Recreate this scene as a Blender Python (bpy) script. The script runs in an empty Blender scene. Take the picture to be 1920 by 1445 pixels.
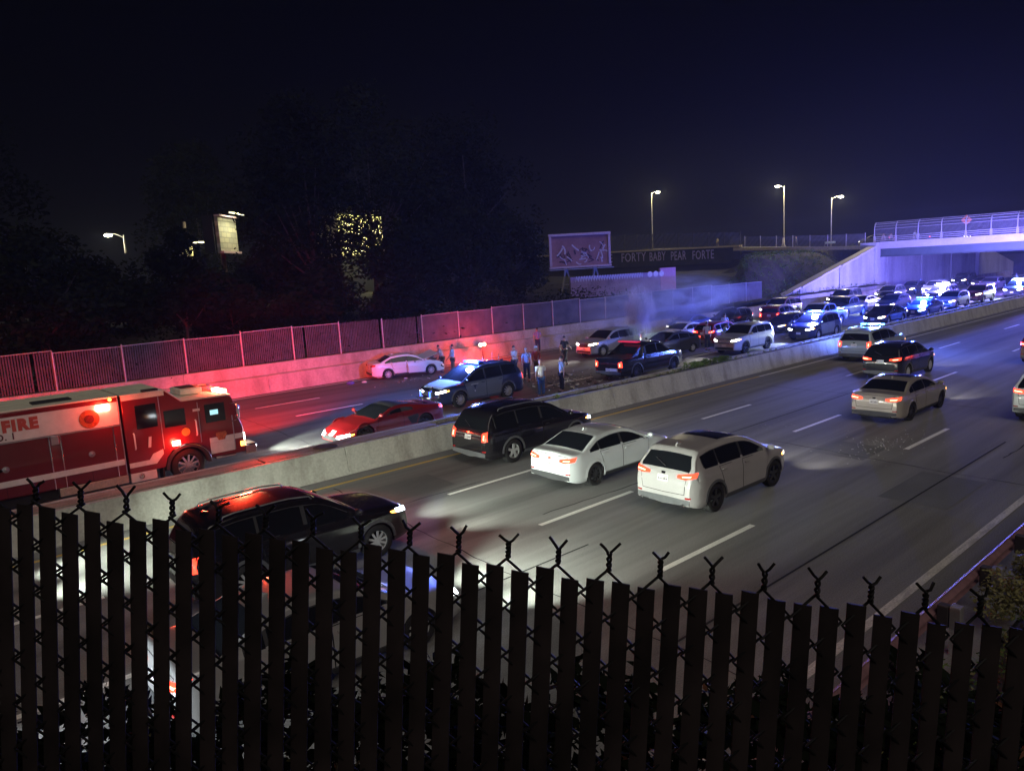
import bpy, math, random
import numpy as np
from mathutils import Vector, Matrix
PI = math.pi
rnd = random.Random(7)
SC = bpy.context.scene
COL = SC.collection

# ------------------------------------------------------------------ camera
# world axes: X along the motorway (away to the right), Y across it, Z up; metres
cam_d = bpy.data.cameras.new('camera')
cam_d.sensor_width = 36.0
cam_d.lens = 36.0 * 1387.6 / 1920.0
cam_d.clip_start = 0.05
cam_d.clip_end = 3000.0
cam = bpy.data.objects.new('camera', cam_d)
COL.objects.link(cam)
_F = Vector((0.6460919, 0.74731975, -0.15517231))
_R = Vector((0.74946725, -0.65964185, -0.0563159))
_U = Vector((0.14444413, 0.07991131, 0.98628093))
CAM = Vector((0.0, 0.0, 6.1356))
_m = Matrix((( _R.x, _U.x, -_F.x, CAM.x), (_R.y, _U.y, -_F.y, CAM.y), (_R.z, _U.z, -_F.z, CAM.z), (0, 0, 0, 1)))
cam.matrix_world = _m
SC.camera = cam

# ------------------------------------------------------------------ night sky and faint city skyglow
W = bpy.data.worlds.new('World')
SC.world = W
W.use_nodes = True
wn = W.node_tree
wn.nodes.clear()
w_out = wn.nodes.new('ShaderNodeOutputWorld')
w_bg = wn.nodes.new('ShaderNodeBackground')
w_sky = wn.nodes.new('ShaderNodeTexSky')
w_sky.sky_type = 'NISHITA'
w_sky.sun_disc = False
w_sky.sun_elevation = math.radians(40.0)
w_sky.sun_rotation = math.radians(60.0)
w_bg.inputs['Strength'].default_value = SKY_STRENGTH = 0.00014
w_tint = wn.nodes.new('ShaderNodeVectorMath'); w_tint.operation = 'MULTIPLY'
w_tint.inputs[1].default_value = (0.6, 0.6, 0.9)
wn.links.new(w_sky.outputs[0], w_tint.inputs[0])
wn.links.new(w_tint.outputs[0], w_bg.inputs['Color'])
wn.links.new(w_bg.outputs[0], w_out.inputs['Surface'])

sun_d = bpy.data.lights.new('skyglow', 'SUN')          # soft glow of the city behind the viewer
sun_d.energy = 0.50
sun_d.angle = math.radians(50)
sun_d.color = (1.0, 0.89, 0.79)
sun = bpy.data.objects.new('skyglow', sun_d)
COL.objects.link(sun)
sun.rotation_euler = Vector((0.25, 0.62, -0.75)).to_track_quat('-Z', 'Y').to_euler()

vs = SC.view_settings
vs.view_transform = 'Standard'
vs.look = 'None'
vs.exposure = 0.4
vs.gamma = 1.0
SC.render.engine = 'CYCLES'
SC.cycles.use_denoising = True
SC.cycles.max_bounces = 5
SC.cycles.diffuse_bounces = 2
SC.cycles.glossy_bounces = 2
SC.cycles.transmission_bounces = 2
SC.cycles.transparent_max_bounces = 6
SC.cycles.volume_bounces = 0
SC.cycles.sample_clamp_indirect = 3.0
SC.cycles.caustics_reflective = False
SC.cycles.caustics_refractive = False

# ------------------------------------------------------------------ materials
_mats = {}
def _new(name):
    m = bpy.data.materials.new(name)
    m.use_nodes = True
    b = m.node_tree.nodes['Principled BSDF']
    return m, m.node_tree, b
def plain(name, col, rough=0.6, metal=0.0, spec=0.5, coat=0.0, var=0.12, scale=6.0, bump=0.0):
    """principled material whose colour and roughness wander a little with a noise"""
    if name in _mats: return _mats[name]
    m, t, b = _new(name)
    b.inputs['Metallic'].default_value = metal
    b.inputs['Specular IOR Level'].default_value = spec
    b.inputs['Coat Weight'].default_value = coat
    b.inputs['Coat Roughness'].default_value = 0.06
    tc = t.nodes.new('ShaderNodeTexCoord')
    n = t.nodes.new('ShaderNodeTexNoise')
    n.inputs['Scale'].default_value = scale
    n.inputs['Detail'].default_value = 6
    t.links.new(tc.outputs['Object'], n.inputs['Vector'])
    mp = t.nodes.new('ShaderNodeMapRange')
    mp.inputs[1].default_value = 0.3; mp.inputs[2].default_value = 0.7
    mp.inputs[3].default_value = 1 - var; mp.inputs[4].default_value = 1 + var
    t.links.new(n.outputs[0], mp.inputs[0])
    mx = t.nodes.new('ShaderNodeVectorMath'); mx.operation = 'SCALE'
    mx.inputs[0].default_value = col[:3]
    t.links.new(mp.outputs[0], mx.inputs['Scale'])
    t.links.new(mx.outputs[0], b.inputs['Base Color'])
    mr = t.nodes.new('ShaderNodeMapRange')
    mr.inputs[3].default_value = max(0.02, rough - 0.08 * min(1, var * 6)); mr.inputs[4].default_value = min(1, rough + 0.08 * min(1, var * 6))
    t.links.new(n.outputs[0], mr.inputs[0])
    t.links.new(mr.outputs[0], b.inputs['Roughness'])
    if bump:
        bp = t.nodes.new('ShaderNodeBump'); bp.inputs['Strength'].default_value = bump; bp.inputs['Distance'].default_value = 0.02
        n2 = t.nodes.new('ShaderNodeTexNoise'); n2.inputs['Scale'].default_value = scale * 8; n2.inputs['Detail'].default_value = 4
        t.links.new(tc.outputs['Object'], n2.inputs['Vector'])
        t.links.new(n2.outputs[0], bp.inputs['Height']); t.links.new(bp.outputs[0], b.inputs['Normal'])
    _mats[name] = m
    return m
def emit(name, col, strength):
    if name in _mats: return _mats[name]
    m, t, b = _new(name)
    b.inputs['Base Color'].default_value = (*[min(1, c) * 0.5 for c in col[:3]], 1)
    b.inputs['Roughness'].default_value = 0.2
    b.inputs['Emission Color'].default_value = (*col[:3], 1)
    b.inputs['Emission Strength'].default_value = strength
    _mats[name] = m
    return m
def paint(name, col, metal=0.0, rough=0.32):
    return plain(name, col, rough=rough, metal=metal, spec=0.5, coat=0.8, var=0.05, scale=2.5)
def streaky(name, col, dark, rough, sx, sy, sz, fine, finamt, bump, amt=0.5, thresh=(0.35, 0.7), spec=0.4, lanes=None):
    """road, concrete: large stretched stains over fine grain"""
    if name in _mats: return _mats[name]
    m, t, b = _new(name)
    tc = t.nodes.new('ShaderNodeTexCoord')
    mp = t.nodes.new('ShaderNodeMapping'); mp.inputs['Scale'].default_value = (sx, sy, sz)
    t.links.new(tc.outputs['Object'], mp.inputs[0])
    n = t.nodes.new('ShaderNodeTexNoise'); n.inputs['Scale'].default_value = 1.0; n.inputs['Detail'].default_value = 7; n.inputs['Roughness'].default_value = 0.6
    t.links.new(mp.outputs[0], n.inputs['Vector'])
    cr = t.nodes.new('ShaderNodeMapRange'); cr.inputs[1].default_value = thresh[0]; cr.inputs[2].default_value = thresh[1]
    t.links.new(n.outputs[0], cr.inputs[0])
    ml = t.nodes.new('ShaderNodeMath'); ml.operation = 'MULTIPLY'; ml.inputs[1].default_value = amt
    t.links.new(cr.outputs[0], ml.inputs[0])
    mx = t.nodes.new('ShaderNodeMix'); mx.data_type = 'RGBA'
    mx.inputs[6].default_value = (*col, 1); mx.inputs[7].default_value = (*dark, 1)
    t.links.new(ml.outputs[0], mx.inputs[0])
    n2 = t.nodes.new('ShaderNodeTexNoise'); n2.inputs['Scale'].default_value = fine; n2.inputs['Detail'].default_value = 5
    t.links.new(tc.outputs['Object'], n2.inputs['Vector'])
    m2 = t.nodes.new('ShaderNodeMapRange'); m2.inputs[1].default_value = 0.25; m2.inputs[2].default_value = 0.75
    m2.inputs[3].default_value = 1 - finamt; m2.inputs[4].default_value = 1 + finamt
    t.links.new(n2.outputs[0], m2.inputs[0])
    sc = t.nodes.new('ShaderNodeVectorMath'); sc.operation = 'SCALE'
    t.links.new(mx.outputs[2], sc.inputs[0]); t.links.new(m2.outputs[0], sc.inputs['Scale'])
    if lanes:                                  # oil drip band down the middle of every lane, broken up by the stain noise
        sp_ = t.nodes.new('ShaderNodeSeparateXYZ'); t.links.new(tc.outputs['Object'], sp_.inputs[0])
        f1 = t.nodes.new('ShaderNodeMath'); f1.operation = 'SUBTRACT'; f1.inputs[1].default_value = lanes[0]; t.links.new(sp_.outputs[1], f1.inputs[0])
        f2 = t.nodes.new('ShaderNodeMath'); f2.operation = 'PINGPONG'; f2.inputs[1].default_value = lanes[1] / 2; t.links.new(f1.outputs[0], f2.inputs[0])
        f3 = t.nodes.new('ShaderNodeMapRange'); f3.interpolation_type = 'SMOOTHSTEP'; f3.inputs[1].default_value = lanes[1] * .32; f3.inputs[2].default_value = lanes[1] * .5; f3.inputs[3].default_value = 1.0; f3.inputs[4].default_value = .62
        t.links.new(f2.outputs[0], f3.inputs[0])
        f4 = t.nodes.new('ShaderNodeMapRange'); f4.inputs[1].default_value = .35; f4.inputs[2].default_value = .65; f4.inputs[3].default_value = 1.0
        t.links.new(n.outputs[0], f4.inputs[0]); t.links.new(f3.outputs[0], f4.inputs[4])
        s2 = t.nodes.new('ShaderNodeVectorMath'); s2.operation = 'SCALE'
        t.links.new(sc.outputs[0], s2.inputs[0]); t.links.new(f4.outputs[0], s2.inputs['Scale']); sc = s2
    t.links.new(sc.outputs[0], b.inputs['Base Color'])
    b.inputs['Roughness'].default_value = rough
    b.inputs['Specular IOR Level'].default_value = spec
    if bump:
        bp = t.nodes.new('ShaderNodeBump'); bp.inputs['Strength'].default_value = bump; bp.inputs['Distance'].default_value = 0.01
        t.links.new(n2.outputs[0], bp.inputs['Height']); t.links.new(bp.outputs[0], b.inputs['Normal'])
    _mats[name] = m
    return m

ASPHALT = streaky('asphalt', (0.26, 0.256, 0.245), (0.13, 0.126, 0.12), 0.82, 0.045, 0.95, 1, 38, 0.32, 0.3, 0.9, spec=0.25, lanes=(8.84, 3.8))
ASPHALT_FAR = streaky('worn asphalt', (0.13, 0.125, 0.122), (0.05, 0.047, 0.048), 0.75, 0.05, 0.8, 1, 34, 0.3, 0.3, 0.85, lanes=(28.0, 3.95))
CONC = streaky('barrier concrete', (0.46, 0.45, 0.39), (0.20, 0.18, 0.15), 0.85, 1.6, 1, 0.45, 14, 0.16, 0.4, 0.85, (0.44, 0.74))
CONC_OLD = streaky('old concrete', (0.42, 0.36, 0.31), (0.15, 0.12, 0.10), 0.9, 0.9, 0.35, 0.4, 9, 0.15, 0.3, 0.8, (0.4, 0.72))
CONC_WALL = streaky('abutment concrete', (0.46, 0.44, 0.45), (0.24, 0.22, 0.24), 0.9, 0.35, 0.35, 0.08, 3, 0.1, 0.2, 0.85, (0.38, 0.68))
CAPCONC = streaky('cap concrete', (0.36, 0.3, 0.24), (0.15, 0.11, 0.08), 0.9, 0.8, 1.6, 1, 20, 0.25, 0.4, 0.9, (0.4, 0.7))
DIRT = streaky('dirt', (0.09, 0.07, 0.05), (0.035, 0.028, 0.02), 0.95, 1.5, 3, 1, 25, 0.35, 0.6, 0.9)
SOIL = streaky('hillside soil', (0.04, 0.035, 0.03), (0.016, 0.016, 0.013), 0.95, 0.2, 0.2, 0.2, 6, 0.4, 0.6, 0.9)
WHITE_LINE = streaky('road paint white', (0.84, 0.83, 0.77), (0.5, 0.48, 0.43), 0.6, 1.2, 9, 1, 30, 0.18, 0.2, 0.7, (0.45, 0.8))
WORN_LINE = streaky('worn road paint', (0.66, 0.63, 0.56), (0.24, 0.23, 0.19), 0.7, 1.3, 7, 1, 26, 0.3, 0.3, 0.8, (0.46, 0.72))
YELLOW_LINE = streaky('road paint yellow', (0.72, 0.46, 0.09), (0.42, 0.27, 0.07), 0.6, 1.0, 6, 1, 30, 0.2, 0.2, 0.8, (0.4, 0.75))
BLACKP = plain('black vinyl', (0.019, 0.014, 0.0145), 0.7, var=0.5, spec=0.2, scale=9)
WIREB = plain('black coated wire', (0.006, 0.0055, 0.006), 0.6, spec=0.2)
STEEL = plain('galvanised steel', (0.42, 0.42, 0.43), 0.45, metal=0.8, var=0.15)
STEEL_D = plain('dull steel', (0.3, 0.28, 0.28), 0.55, metal=0.3, var=0.2)
CHROME = plain('chrome', (0.75, 0.75, 0.77), 0.14, metal=1.0, var=0.03)
RUBBER = plain('tyre rubber', (0.022, 0.021, 0.021), 0.8, var=0.2, spec=0.25)
PLASTIC = plain('dark plastic', (0.03, 0.03, 0.032), 0.55, var=0.15)
GREYTRIM = plain('grey cladding', (0.09, 0.09, 0.095), 0.55, var=0.12)
GLASS = plain('tinted glass', (0.008, 0.009, 0.011), 0.06, var=0.02, spec=0.6)
UNDER = plain('underbody', (0.012, 0.012, 0.012), 0.9, var=0.2)
RIM = plain('alloy rim', (0.55, 0.55, 0.54), 0.35, metal=0.25, var=0.1)
RIM_D = plain('dark alloy rim', (0.07, 0.07, 0.075), 0.4, metal=0.6, var=0.1)
GAP = plain('panel gap', (0.006, 0.006, 0.006), 0.9, var=0.1)
PLATE = plain('number plate', (0.7, 0.68, 0.66), 0.4, var=0.08, scale=40)
LENS_R = plain('red lens', (0.35, 0.012, 0.01), 0.15, var=0.05)
LENS_W = plain('clear lens', (0.55, 0.56, 0.58), 0.12, var=0.05)
TAIL = emit('lit tail lamp', (1.0, 0.045, 0.02), 3.2)
TAIL_HOT = emit('tail lamp filament', (1.0, 0.33, 0.16), 7.0)
BRAKE = emit('lit brake lamp', (1.0, 0.03, 0.02), 6.0)
HEAD = emit('lit headlamp', (1.0, 0.97, 0.88), 14.0)
HEAD_C = emit('lit cool headlamp', (0.85, 0.95, 1.0), 16.0)
HEAD_DIM = emit('dim headlamp', (1.0, 0.93, 0.8), 2.2)
AMBER = emit('amber lamp', (1.0, 0.38, 0.06), 6.0)
BLUE = emit('blue flasher', (0.035, 0.12, 1.0), 5.0)
BLUE_HOT = emit('blue flasher core', (0.14, 0.5, 1.0), 7.0)
WHITE_HOT = emit('white flasher core', (0.85, 1.0, 0.98), 60.0)
RED_HOT = emit('red flasher core', (1.0, 0.32, 0.2), 18.0)

# ------------------------------------------------------------------ mesh helpers
class MB:
    def __init__(s): s.v = []; s.f = []
    def add(s, vs, fs):
        o = len(s.v); s.v += [tuple(v) for v in vs]; s.f += [tuple(i + o for i in f) for f in fs]; return s
    def box(s, c, d, rot=None):
        x, y, z = d[0] / 2, d[1] / 2, d[2] / 2
        P = [Vector(p) for p in ((-x,-y,-z),(x,-y,-z),(x,y,-z),(-x,y,-z),(-x,-y,z),(x,-y,z),(x,y,z),(-x,y,z))]
        if rot is not None: P = [rot @ p for p in P]
        c = Vector(c)
        return s.add([p + c for p in P], [(0,3,2,1),(4,5,6,7),(0,1,5,4),(1,2,6,5),(2,3,7,6),(3,0,4,7)])
    def bar(s, a, b, w, h=None):
        """box beam from a to b"""
        a = Vector(a); b = Vector(b); d = b - a
        q = d.to_track_quat('X', 'Z').to_matrix()
        return s.box((a + b) / 2, (d.length, w, h or w), q)
    def prism(s, poly, axis, lo, hi):
        """polygon (2D) extruded along axis; poly coords are the other two axes in order"""
        n = len(poly)
        def P(u, v, t):
            return (t, u, v) if axis == 0 else ((u, t, v) if axis == 1 else (u, v, t))
        vs = [P(u, v, lo) for u, v in poly] + [P(u, v, hi) for u, v in poly]
        fs = [(i, (i + 1) % n, (i + 1) % n + n, i + n) for i in range(n)] + [tuple(range(n - 1, -1, -1)), tuple(range(n, 2 * n))]
        return s.add(vs, fs)
    def tube(s, pts, r, n=8, cap=True):
        pts = [Vector(p) for p in pts]; m = len(pts)
        rs = [r] * m if not isinstance(r, (list, tuple)) else r
        vs = []; up = None
        for i, p in enumerate(pts):
            d = (pts[min(i + 1, m - 1)] - pts[max(i - 1, 0)])
            if d.length < 1e-9: d = Vector((0, 0, 1))
            d.normalize()
            if up is None:
                up = Vector((0, 0, 1)) if abs(d.z) < 0.9 else Vector((1, 0, 0))
            a = d.cross(up)
            if a.length < 1e-6: a = d.orthogonal()
            a.normalize(); b = a.cross(d); up = b
            for k in range(n):
                t = 2 * PI * k / n
                vs.append(p + (a * math.cos(t) + b * math.sin(t)) * rs[i])
        fs = [(i * n + k, i * n + (k + 1) % n, (i + 1) * n + (k + 1) % n, (i + 1) * n + k) for i in range(m - 1) for k in range(n)]
        if cap: fs += [tuple(range(n - 1, -1, -1)), tuple(range((m - 1) * n, m * n))]
        return s.add(vs, fs)
    def lathe(s, prof, n=20, axis=1, c=(0, 0, 0)):
        """profile (r, t) turned round the axis"""
        m = len(prof); vs = []
        for r, t in prof:
            for k in range(n):
                a = 2 * PI * k / n; u, w = r * math.cos(a), r * math.sin(a)
                p = (t, u, w) if axis == 0 else ((u, t, w) if axis == 1 else (u, w, t))
                vs.append((p[0] + c[0], p[1] + c[1], p[2] + c[2]))
        fs = [(i * n + k, i * n + (k + 1) % n, (i + 1) * n + (k + 1) % n, (i + 1) * n + k) for i in range(m - 1) for k in range(n)]
        return s.add(vs, fs)
    def ball(s, c, r, n=10, m=6):
        rr = r if isinstance(r, (tuple, list)) else (r, r, r)
        vs = []; fs = []
        for i in range(m + 1):
            a = PI * i / m
            for k in range(n):
                b = 2 * PI * k / n
                vs.append((c[0] + rr[0] * math.sin(a) * math.cos(b), c[1] + rr[1] * math.sin(a) * math.sin(b), c[2] + rr[2] * math.cos(a)))
        fs = [(i * n + k, (i + 1) * n + k, (i + 1) * n + (k + 1) % n, i * n + (k + 1) % n) for i in range(m) for k in range(n)]
        return s.add(vs, fs)
    def mesh(s, name, sharp=35.0):
        me = bpy.data.meshes.new(name)
        me.from_pydata(s.v, [], s.f)
        me.validate()
        if sharp is not None:
            me.polygons.foreach_set('use_smooth', [True] * len(me.polygons))
            me.set_sharp_from_angle(angle=math.radians(sharp))
        me.update()
        return me
    def build(s, name, mat, parent=None, bevel=0.0, sharp=35.0):
        return inst(s.mesh(name, sharp), name, mat, parent, bevel)
_cache = {}
def inst(me, name, mat, parent=None, bevel=0.0):
    o = bpy.data.objects.new(name, me)
    COL.objects.link(o)
    if not me.materials: me.materials.append(None)
    o.material_slots[0].link = 'OBJECT'
    o.material_slots[0].material = mat
    if parent is not None: o.parent = parent
    if bevel:
        md = o.modifiers.new('bevel', 'BEVEL'); md.width = bevel; md.segments = 2; md.limit_method = 'ANGLE'; md.angle_limit = math.radians(40)
    return o
def empty(name, loc=(0, 0, 0), rz=0.0):
    o = bpy.data.objects.new(name, None)
    o.empty_display_size = 0.3
    COL.objects.link(o)
    o.location = loc; o.rotation_euler = (0, 0, rz)
    return o
def tag(o, label, cat, group=None):
    o['label'] = label; o['category'] = cat
    if group: o['group'] = group
    return o
def struct(o):
    o['kind'] = 'structure'; return o
def stuff(o, label=None, cat=None):
    o['kind'] = 'stuff'
    if label: o['label'] = label
    if cat: o['category'] = cat
    return o
def lamp(name, kind, loc, energy, col, parent=None, size=0.1, aim=None, spot=60, blend=0.6):
    d = bpy.data.lights.new(name, kind)
    d.energy = energy; d.color = col
    if kind in ('POINT', 'SPOT'): d.shadow_soft_size = size
    if kind == 'SPOT':
        d.spot_size = math.radians(spot); d.spot_blend = blend
    o = bpy.data.objects.new(name, d)
    COL.objects.link(o)
    o.location = loc
    if aim is not None: o.rotation_euler = Vector(aim).to_track_quat('-Z', 'Y').to_euler()
    if parent is not None: o.parent = parent
    return o
def text(name, body, size, mat, parent, loc, rot, extrude=0.004, bold=0.0, shear=0.0, spacing=1.0, align='LEFT', sx=1.0):
    c = bpy.data.curves.new(name, 'FONT')
    c.body = body; c.size = size; c.extrude = extrude; c.offset = bold; c.shear = shear
    c.space_character = spacing; c.align_x = align; c.resolution_u = 3
    c.materials.append(mat)
    o = bpy.data.objects.new(name, c)
    COL.objects.link(o)
    bpy.context.view_layer.update()
    me = bpy.data.meshes.new_from_object(o.evaluated_get(bpy.context.evaluated_depsgraph_get()))
    bpy.data.objects.remove(o)
    o = inst(me, name, mat, parent)
    o.location = loc; o.rotation_euler = rot; o.scale = (sx, 1, 1)
    return o

# ================================================================== THE SETTING
def sheet(name, x0, x1, y0, y1, z, mat):
    return struct(MB().add([(x0,y0,z),(x1,y0,z),(x1,y1,z),(x0,y1,z)], [(0,1,2,3)]).build(name, mat, sharp=None))
sheet('ground', -250, 450, -150, 450, -0.6, SOIL)
road_n = sheet('road_near', -60, 260, 3.3, 20.95, 0.0, ASPHALT)
road_f = sheet('road_far', -60, 260, 21.9, 41.0, 0.0, ASPHALT_FAR)

def stripe(parent, name, x0, x1, y, w, mat, z=0.004):
    return MB().add([(x0,y-w/2,z),(x1,y-w/2,z),(x1,y+w/2,z),(x0,y+w/2,z)], [(0,1,2,3)]).build(name, mat, parent, sharp=None)
stripe(road_n, 'edge_line', -60, 260, 4.96, 0.16, WORN_LINE)
stripe(road_n, 'median_line', -60, 34, 19.99, 0.15, YELLOW_LINE)
stripe(road_n, 'median_line', 34, 260, 19.99, 0.13, WHITE_LINE)
for y, x0 in ((8.84, 11.27), (12.64, 11.56), (16.44, 11.63)):
    for k in range(-3, 14):
        stripe(road_n, 'lane_dash', x0 + 12.19 * k, x0 + 12.19 * k + 3.46, y, 0.145, WHITE_LINE)
stripe(road_f, 'edge_line', -60, 260, 39.75, 0.13, WHITE_LINE)
stripe(road_f, 'median_line', -60, 260, 23.7, 0.13, YELLOW_LINE)
for y, x0 in ((27.7, 26.4), (32.0, 14.4), (35.87, 14.05)):
    for k in range(-4, 12):
        stripe(road_f, 'lane_dash', x0 + 12.19 * k, x0 + 12.19 * k + 3.5, y, 0.145, WHITE_LINE)
# tar seams along the near road
for y, xa, xb in ((10.9, 5.5, 11.4), (14.3, 18, 40), (6.9, 9, 26)):
    stripe(road_n, 'tar_seam', xa, xb, y, 0.05, plain('tar', (0.03, 0.03, 0.03), 0.85, spec=.15))

# crack seals and old patches
SEAL = plain('tar', (0.03, 0.03, 0.03), 0.85, spec=.15)
def seal(parent, x0, y0, x1, y1, seed, w=.035):
    rr = random.Random(seed); m = MB(); n = max(4, int(math.hypot(x1 - x0, y1 - y0) / .35)); P = []
    ox = oy = 0
    for i in range(n + 1):
        t = i / n; ox += rr.uniform(-.05, .05); oy += rr.uniform(-.05, .05)
        P.append((x0 + (x1 - x0) * t + ox, y0 + (y1 - y0) * t + oy))
    d = Vector((x1 - x0, y1 - y0)).normalized(); nx_, ny_ = -d.y, d.x
    for x, y in P:
        q = w * rr.uniform(.5, 1.3) / 2
        m.v += [(x - nx_ * q, y - ny_ * q, .003), (x + nx_ * q, y + ny_ * q, .003)]
    for i in range(n): m.f.append((2*i, 2*i+2, 2*i+3, 2*i+1))
    return m.build('crack_seal', SEAL, parent, sharp=None)
for k, (x0, y0, x1, y1) in enumerate(((9, 5.3, 9.8, 19.6), (21.5, 5.2, 22.3, 12.4), (31, 8.8, 31.6, 19.8), (12.2, 13.1, 16.5, 12.9), (19, 17.3, 28, 17.1), (24, 6.4, 34, 6.1), (48, 5.2, 49, 19.5), (6.8, 16.6, 13, 16.9))):
    seal(road_n, x0, y0, x1, y1, 300 + k)
for k, (x0, y0, x1, y1) in enumerate(((12, 24.2, 12.8, 39.5), (18, 29.9, 30, 30.2), (33, 23.9, 33.5, 39.4), (16, 34, 28, 33.7))):
    seal(road_f, x0, y0, x1, y1, 330 + k)
PATCH = streaky('asphalt patch', (0.17, 0.17, 0.165), (0.10, 0.10, 0.10), 0.85, .4, .8, 1, 40, .25, .3, .6, spec=.2)
for x0, x1, y0, y1 in ((18.4, 21.2, 6.0, 7.6), (21.5, 23.3, 9.3, 10.9), (34, 38, 13.2, 14.6), (10.2, 12.4, 17.1, 18.7)):
    MB().add([(x0, y0, .0025), (x1, y0, .0025), (x1 + .1, y1, .0025), (x0 + .05, y1, .0025)], [(0,1,2,3)]).build('asphalt_patch', PATCH, road_n, sharp=None)

# ---- median: two rows of barrier segments with a cap slab or weedy dirt between them
median = empty('median_barrier')
tag(median, 'pale concrete median barrier between the two carriageways with weeds along its top', 'barrier')
near_p = [(20.72,-.05),(20.72,.03),(20.80,.14),(20.93,.80),(20.97,.85),(21.13,.85),(21.16,.80),(21.18,-.05)]
far_p = [(43.02 - y, z) for y, z in near_p]
x = -34.0
k = 0
while x < 190:
    x1 = x + 6.42 - 0.012
    MB().prism(near_p, 0, x, x1).build('barrier_segment', CONC, median, bevel=0.008)
    MB().prism(far_p, 0, x, x1).build('barrier_segment', CONC, median, bevel=0.008)
    x += 6.42
for i in range(8):
    xa = -36.5 + i * 6.42
    MB().box(((xa + xa + 6.35) / 2, 21.51, 0.43), (6.34, 0.62 if i < 8 else 0.6, 0.855)).build('cap_slab', CAPCONC, median, bevel=0.01)
dm = MB()
nx, ny = 360, 6
rr = random.Random(3)
for i in range(nx + 1):
    for j in range(ny + 1):
        dm.v.append((14.8 + i * 0.5, 21.16 + 0.7 * j / ny, 0.70 + 0.09 * math.sin(PI * j / ny) * rr.random() + 0.05 * rr.random()))
for i in range(nx):
    for j in range(ny):
        a = i * (ny + 1) + j
        dm.f.append((a, a + ny + 1, a + ny + 2, a + 1))
dm.build('dirt_fill', DIRT, median)
MB().lathe([(0.0, .88), (.30, .88), (.31, .862), (.33, .862), (.34, .875), (.38, .87), (.39, .86)], 28, 2, (10.55, 21.5, 0)).build('manhole_lid', plain('rusty iron', (0.08, 0.055, 0.04), 0.7, metal=0.4, var=0.3, scale=14), median)
def leaf_cloud(mb, pts, n, smin, smax, rr, flat=0.0):
    """n leaf-shaped quads near the given points (x,y,z,radius)"""
    for _ in range(n):
        cx, cy, cz, cr = rr.choice(pts)
        while True:
            d = Vector((rr.uniform(-1,1), rr.uniform(-1,1), rr.uniform(-1,1)))
            if d.length <= 1: break
        p = Vector((cx, cy, cz)) + d * cr
        s = rr.uniform(smin, smax)
        a = Vector((rr.uniform(-1,1), rr.uniform(-1,1), rr.uniform(-.8,.4)))
        a.normalize(); b = a.orthogonal().normalized()
        b.rotate(Matrix.Rotation(rr.uniform(0, 6.3), 3, a))
        w = s * rr.uniform(.3, .5)
        mb.add([p - a * s * .5, p + b * w * .5, p + a * s * .5, p - b * w * .5], [(0,1,2,3)])
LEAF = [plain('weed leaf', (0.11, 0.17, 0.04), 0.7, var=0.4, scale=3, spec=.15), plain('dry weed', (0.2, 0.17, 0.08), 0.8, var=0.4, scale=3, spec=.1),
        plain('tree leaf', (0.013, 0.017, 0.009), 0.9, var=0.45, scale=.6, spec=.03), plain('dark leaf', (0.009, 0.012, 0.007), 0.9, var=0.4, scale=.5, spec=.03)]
def weeds(name, spots, mat, n, smin, smax, seed, parent=None):
    rr = random.Random(seed); mb = MB()
    leaf_cloud(mb, spots, n, smin, smax, rr)
    return mb.build(name, mat, parent, sharp=None)
rr = random.Random(11)
sp = []
for i in range(170):
    xx = 15.5 + 110 * rr.random() ** 1.25
    sp.append((xx, 21.15 + 0.5 * rr.random() ** 1.6, 0.88, 0.05 + 0.11 * rr.random()))
stuff(weeds('median_weeds', sp, LEAF[0], 4200, .03, .10, 12), 'low green weeds growing along the dirt strip on the median top', 'weeds')
sp = [(15 + 100 * rr.random() ** 1.3, 21.12 + .6 * rr.random(), .87, .07) for _ in range(160)]
stuff(weeds('dry_weeds', sp, LEAF[1], 2600, .03, .1, 13), 'pale dry weed stalks scattered on the median dirt', 'weeds')
sp = [(30.0 + 3.4 * rr.random(), 21.1 + .5 * rr.random(), 1.0, .16) for _ in range(30)]
tag(weeds('weed_clump', sp, LEAF[0], 3000, .04, .12, 14), 'biggest bright green weed clump on the median beside the silver off-roader', 'weeds')

# ---- far edge: low barrier, stepped retaining wall, slatted fence
fwall = empty('far_retaining_wall')
tag(fwall, 'long stepped concrete wall along the far edge of the motorway', 'wall')
x = -32.0
fw_p = [(40.30,-.05),(40.30,.05),(40.42,.25),(40.50,.93),(40.56,.97),(40.95,.97),(40.95,-.05)]
up_p = [(40.96,-.05),(40.96,1.52),(41.0,1.58),(41.35,1.58),(41.35,-.05)]
while x < 150:
    MB().prism(fw_p, 0, x, x + 6.085).build('wall_segment', CONC_OLD, fwall, bevel=0.01)
    if x < 46: MB().prism(up_p, 0, x + 1.7, x + 1.7 + 6.085).build('upper_segment', CONC_OLD, fwall, bevel=0.01)
    x += 6.1
ffence = empty('far_slatted_fence', (0, 41.15, 1.58))
tag(ffence, 'long purple grey privacy fence of vertical slats on top of the far wall', 'fence')
SLATF = plain('fence slat grey', (0.075, 0.068, 0.08), 0.7, var=0.3, spec=.2, scale=1.5)
POSTF = plain('fence post', (0.42, 0.38, 0.38), 0.5, metal=0.2, var=0.15)
fx = -30.0; i = 0
rr = random.Random(5)
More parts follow.
